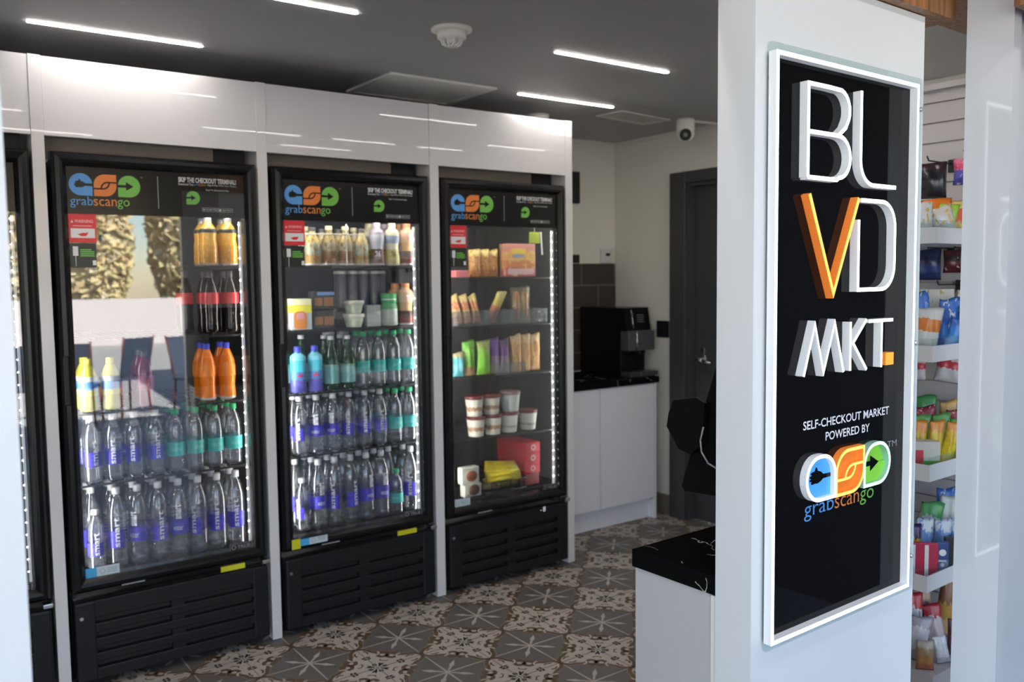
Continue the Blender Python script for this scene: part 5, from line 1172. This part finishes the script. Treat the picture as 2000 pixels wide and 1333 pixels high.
bm = BM(); cyl(bm, (0, -.0082, .092), (0, -.0088, .092), .011, 16, smooth=False); obj('round_mark', bm, PWHITE, r)
bm = BM(); cyl(bm, (0, -.0082, .052), (0, -.0088, .052), .006, 12, smooth=False); box(bm, -.012, .012, -.0088, -.0082, .062, .068); obj('small_print', bm, PALE, r)
sbox('black pack between two navy packs on the fourth tray', 2.786, 1.330, z, .030, .016, .132, mat('black_pack', (.01, .01, .014), .3), -45)
sbox('plain navy pack at the right of the fourth tray', 2.834, 1.334, z, .034, .016, .126, mat('navy_pack', (.02, .06, .22), .35), -45)
z = .2685
BT = [('white bag with a red dot low on the left', 2.765, 1.430, .055, .218, W_('white_red_dot_bag', (.54, .56, .60), (.58, .60, .62), (.56, .58, .60), (.50, .04, .05), spots=(5, .68, (.52, .04, .05))), 0),
      ('brown bag low in the middle of the base shelf', 2.845, 1.425, .060, .215, W_('brown_tan_bag', (.30, .20, .14), (.36, .24, .18), (.22, .13, .12), (.40, .28, .20)), -6),
      ('gold and brown bag at the back of the base shelf', 2.985, 1.440, .075, .245, W_('gold_brown_bag', (.48, .32, .16), (.46, .26, .06), (.20, .08, .04), (.50, .30, .06)), 8),
      ('silver crinkled bag lying at the front of the base shelf', 2.715, 1.408, .070, .152, W_('silver_bag', (.30, .30, .32), (.46, .46, .50), (.50, .50, .54), (.34, .32, .34), rough=.2), 12),
      ('pinkish white bag with a red patch, base shelf', 2.835, 1.378, .060, .172, W_('pink_white_red_bag', (.50, .40, .40), (.54, .46, .46), (.52, .44, .44), (.40, .03, .04)), -10),
      ('brown red bag at the front left of the base shelf', 2.690, 1.352, .055, .098, W_('brown_red_bag', (.30, .10, .05), (.34, .16, .06), (.28, .20, .10), (.36, .30, .22)), 0),
      ('white bag at the very front of the base shelf', 2.775, 1.332, .046, .092, W_('white_grey_front_bag', (.34, .34, .36), (.56, .58, .60), (.50, .52, .54), (.60, .60, .62)), -12),
      ('dark maroon bag at the right of the base shelf', 2.872, 1.345, .045, .130, W_('dark_maroon_bag', (.08, .03, .04), (.14, .05, .06), (.09, .04, .05), (.12, .06, .07)), 0)]
for i, (lab, a, b, w, h, m, rl) in enumerate(BT): sbag(lab, a, b, z, w, h, m, -48, rl, None, 120+i)

# ================================================================ THE STREET SIDE (seen mirrored in the cooler doors)
bm = BM(); box(bm, -30, 40, -17.6, -17.3, -.05, 1.15)
struct('garden_wall', bm, mat('pinkish_render', (.78, .71, .68), .8, bump=.2, bscale=2), 'low pinkish garden wall across the forecourt', 'wall')
bm = BM(); box(bm, 3.6, 5.15, -7.0, .80, -.05, 3.2)  # dark wall added out of view to blacken the sign's reflections
struct('added_dark_wall', bm, mat('added_dark_wall_coat', (.035, .035, .04), .6), 'unseen dark wall added to darken the sign reflections', 'wall')
def tree(x, y, h, rc, seed, col, label):
    rnd = random.Random(seed); r = thing('street_tree', label, 'tree', (x, y, -.05), 0, 'autumn trees beyond the garden wall')
    bm = BM(); cyl(bm, (0, 0, 0), (.1, .05, h*.5), .22, 10, r1=.12)
    for k in range(5): a = k*1.26; cyl(bm, (.1, .05, h*.42), (rc*.6*math.cos(a), rc*.6*math.sin(a), h*.70), .08, 6, r1=.03)
    obj('trunk', bm, mat('tree_bark', (.10, .07, .05), .9), r)
    bm = BM()
    for k in range(2600):
        u, v, w = rnd.gauss(0, 1), rnd.gauss(0, 1), rnd.gauss(0, 1); L = math.sqrt(u*u+v*v+w*w); q_ = rnd.uniform(.70, 1)**.5
        c = Vector((u/L*rc*q_, v/L*rc*q_, h*.52+w/L*h*.46*q_)); s = rnd.uniform(.12, .26)
        n = (Vector((.30, .62, .72))+.55*Vector((rnd.gauss(0, 1), rnd.gauss(0, 1), rnd.gauss(0, 1)))).normalized(); t = n.orthogonal().normalized(); b_ = n.cross(t)
        f = bm.faces.new([bm.verts.new(c+t*s), bm.verts.new(c+b_*s*.6), bm.verts.new(c-t*s), bm.verts.new(c-b_*s*.6)]); f.material_index = k % 3
    obj('foliage', bm, [mat(col+'_leaf_a', {'gold': (.84, .66, .34), 'olive': (.38, .38, .12)}[col], .7), mat(col+'_leaf_b', {'gold': (.86, .74, .48), 'olive': (.50, .44, .18)}[col], .7), mat(col+'_leaf_c', {'gold': (.68, .58, .28), 'olive': (.26, .30, .08)}[col], .7)], r)
for i, (x, y, h, rc, c) in enumerate(((-3.0, -20.6, 5.6, 1.22, 'olive'), (-.2, -20.2, 6.2, 1.22, 'gold'), (2.6, -20.6, 5.6, 1.22, 'gold'), (5.4, -20.2, 6.4, 1.22, 'gold'), (8.2, -20.6, 5.8, 1.22, 'olive'), (11.0, -20.2, 6.2, 1.22, 'gold'))):
    tree(x, y, h, rc, i, c, f'{c} leaved street tree, {ORD[i]} along the garden wall, mirrored in left cooler')
def patio_chair(x, y, rz, label):
    r = thing('patio_chair', label, 'chair', (x, y, -.052), rz, 'patio chairs on the forecourt')
    FR = mat('chair_red_frame', (.20, .04, .04), .4)
    for sx in (-1, 1):
        for sy in (-1, 1):
            bm = BM(); tube(bm, [(sx*.20, sy*.20, 0), (sx*.18, sy*.17, .44)], .014, 8); obj('leg', bm, FR, r)
    bm = BM(); bbox(bm, -.21, .21, -.20, .20, .44, .47, .01); obj('seat', bm, mat('chair_blue_sling', (.05, .08, .14), .6), r)
    bm = BM(); quadbox(bm, [(-.20, .18, .50), (.20, .18, .50), (.20, .205, .50), (-.20, .205, .50), (-.19, .27, .95), (.19, .27, .95), (.19, .295, .95), (-.19, .295, .95)]); obj('backrest', bm, mat('chair_blue_sling', (.05, .08, .14), .6), r)
    bm = BM(); 
    for sx in (-1, 1): tube(bm, [(sx*.18, .17, .44), (sx*.205, .295, .97)], .012, 8)
    obj('back_frame', bm, FR, r)
for i, (x, y, rz) in enumerate(((1.05, -3.6, .3), (1.60, -4.2, -.5), (2.35, -3.7, 2.6), (2.95, -4.1, 2.2))):
    patio_chair(x, y, rz, f'blue and red patio chair, {ORD[i]} from left, mirrored in the left cooler')
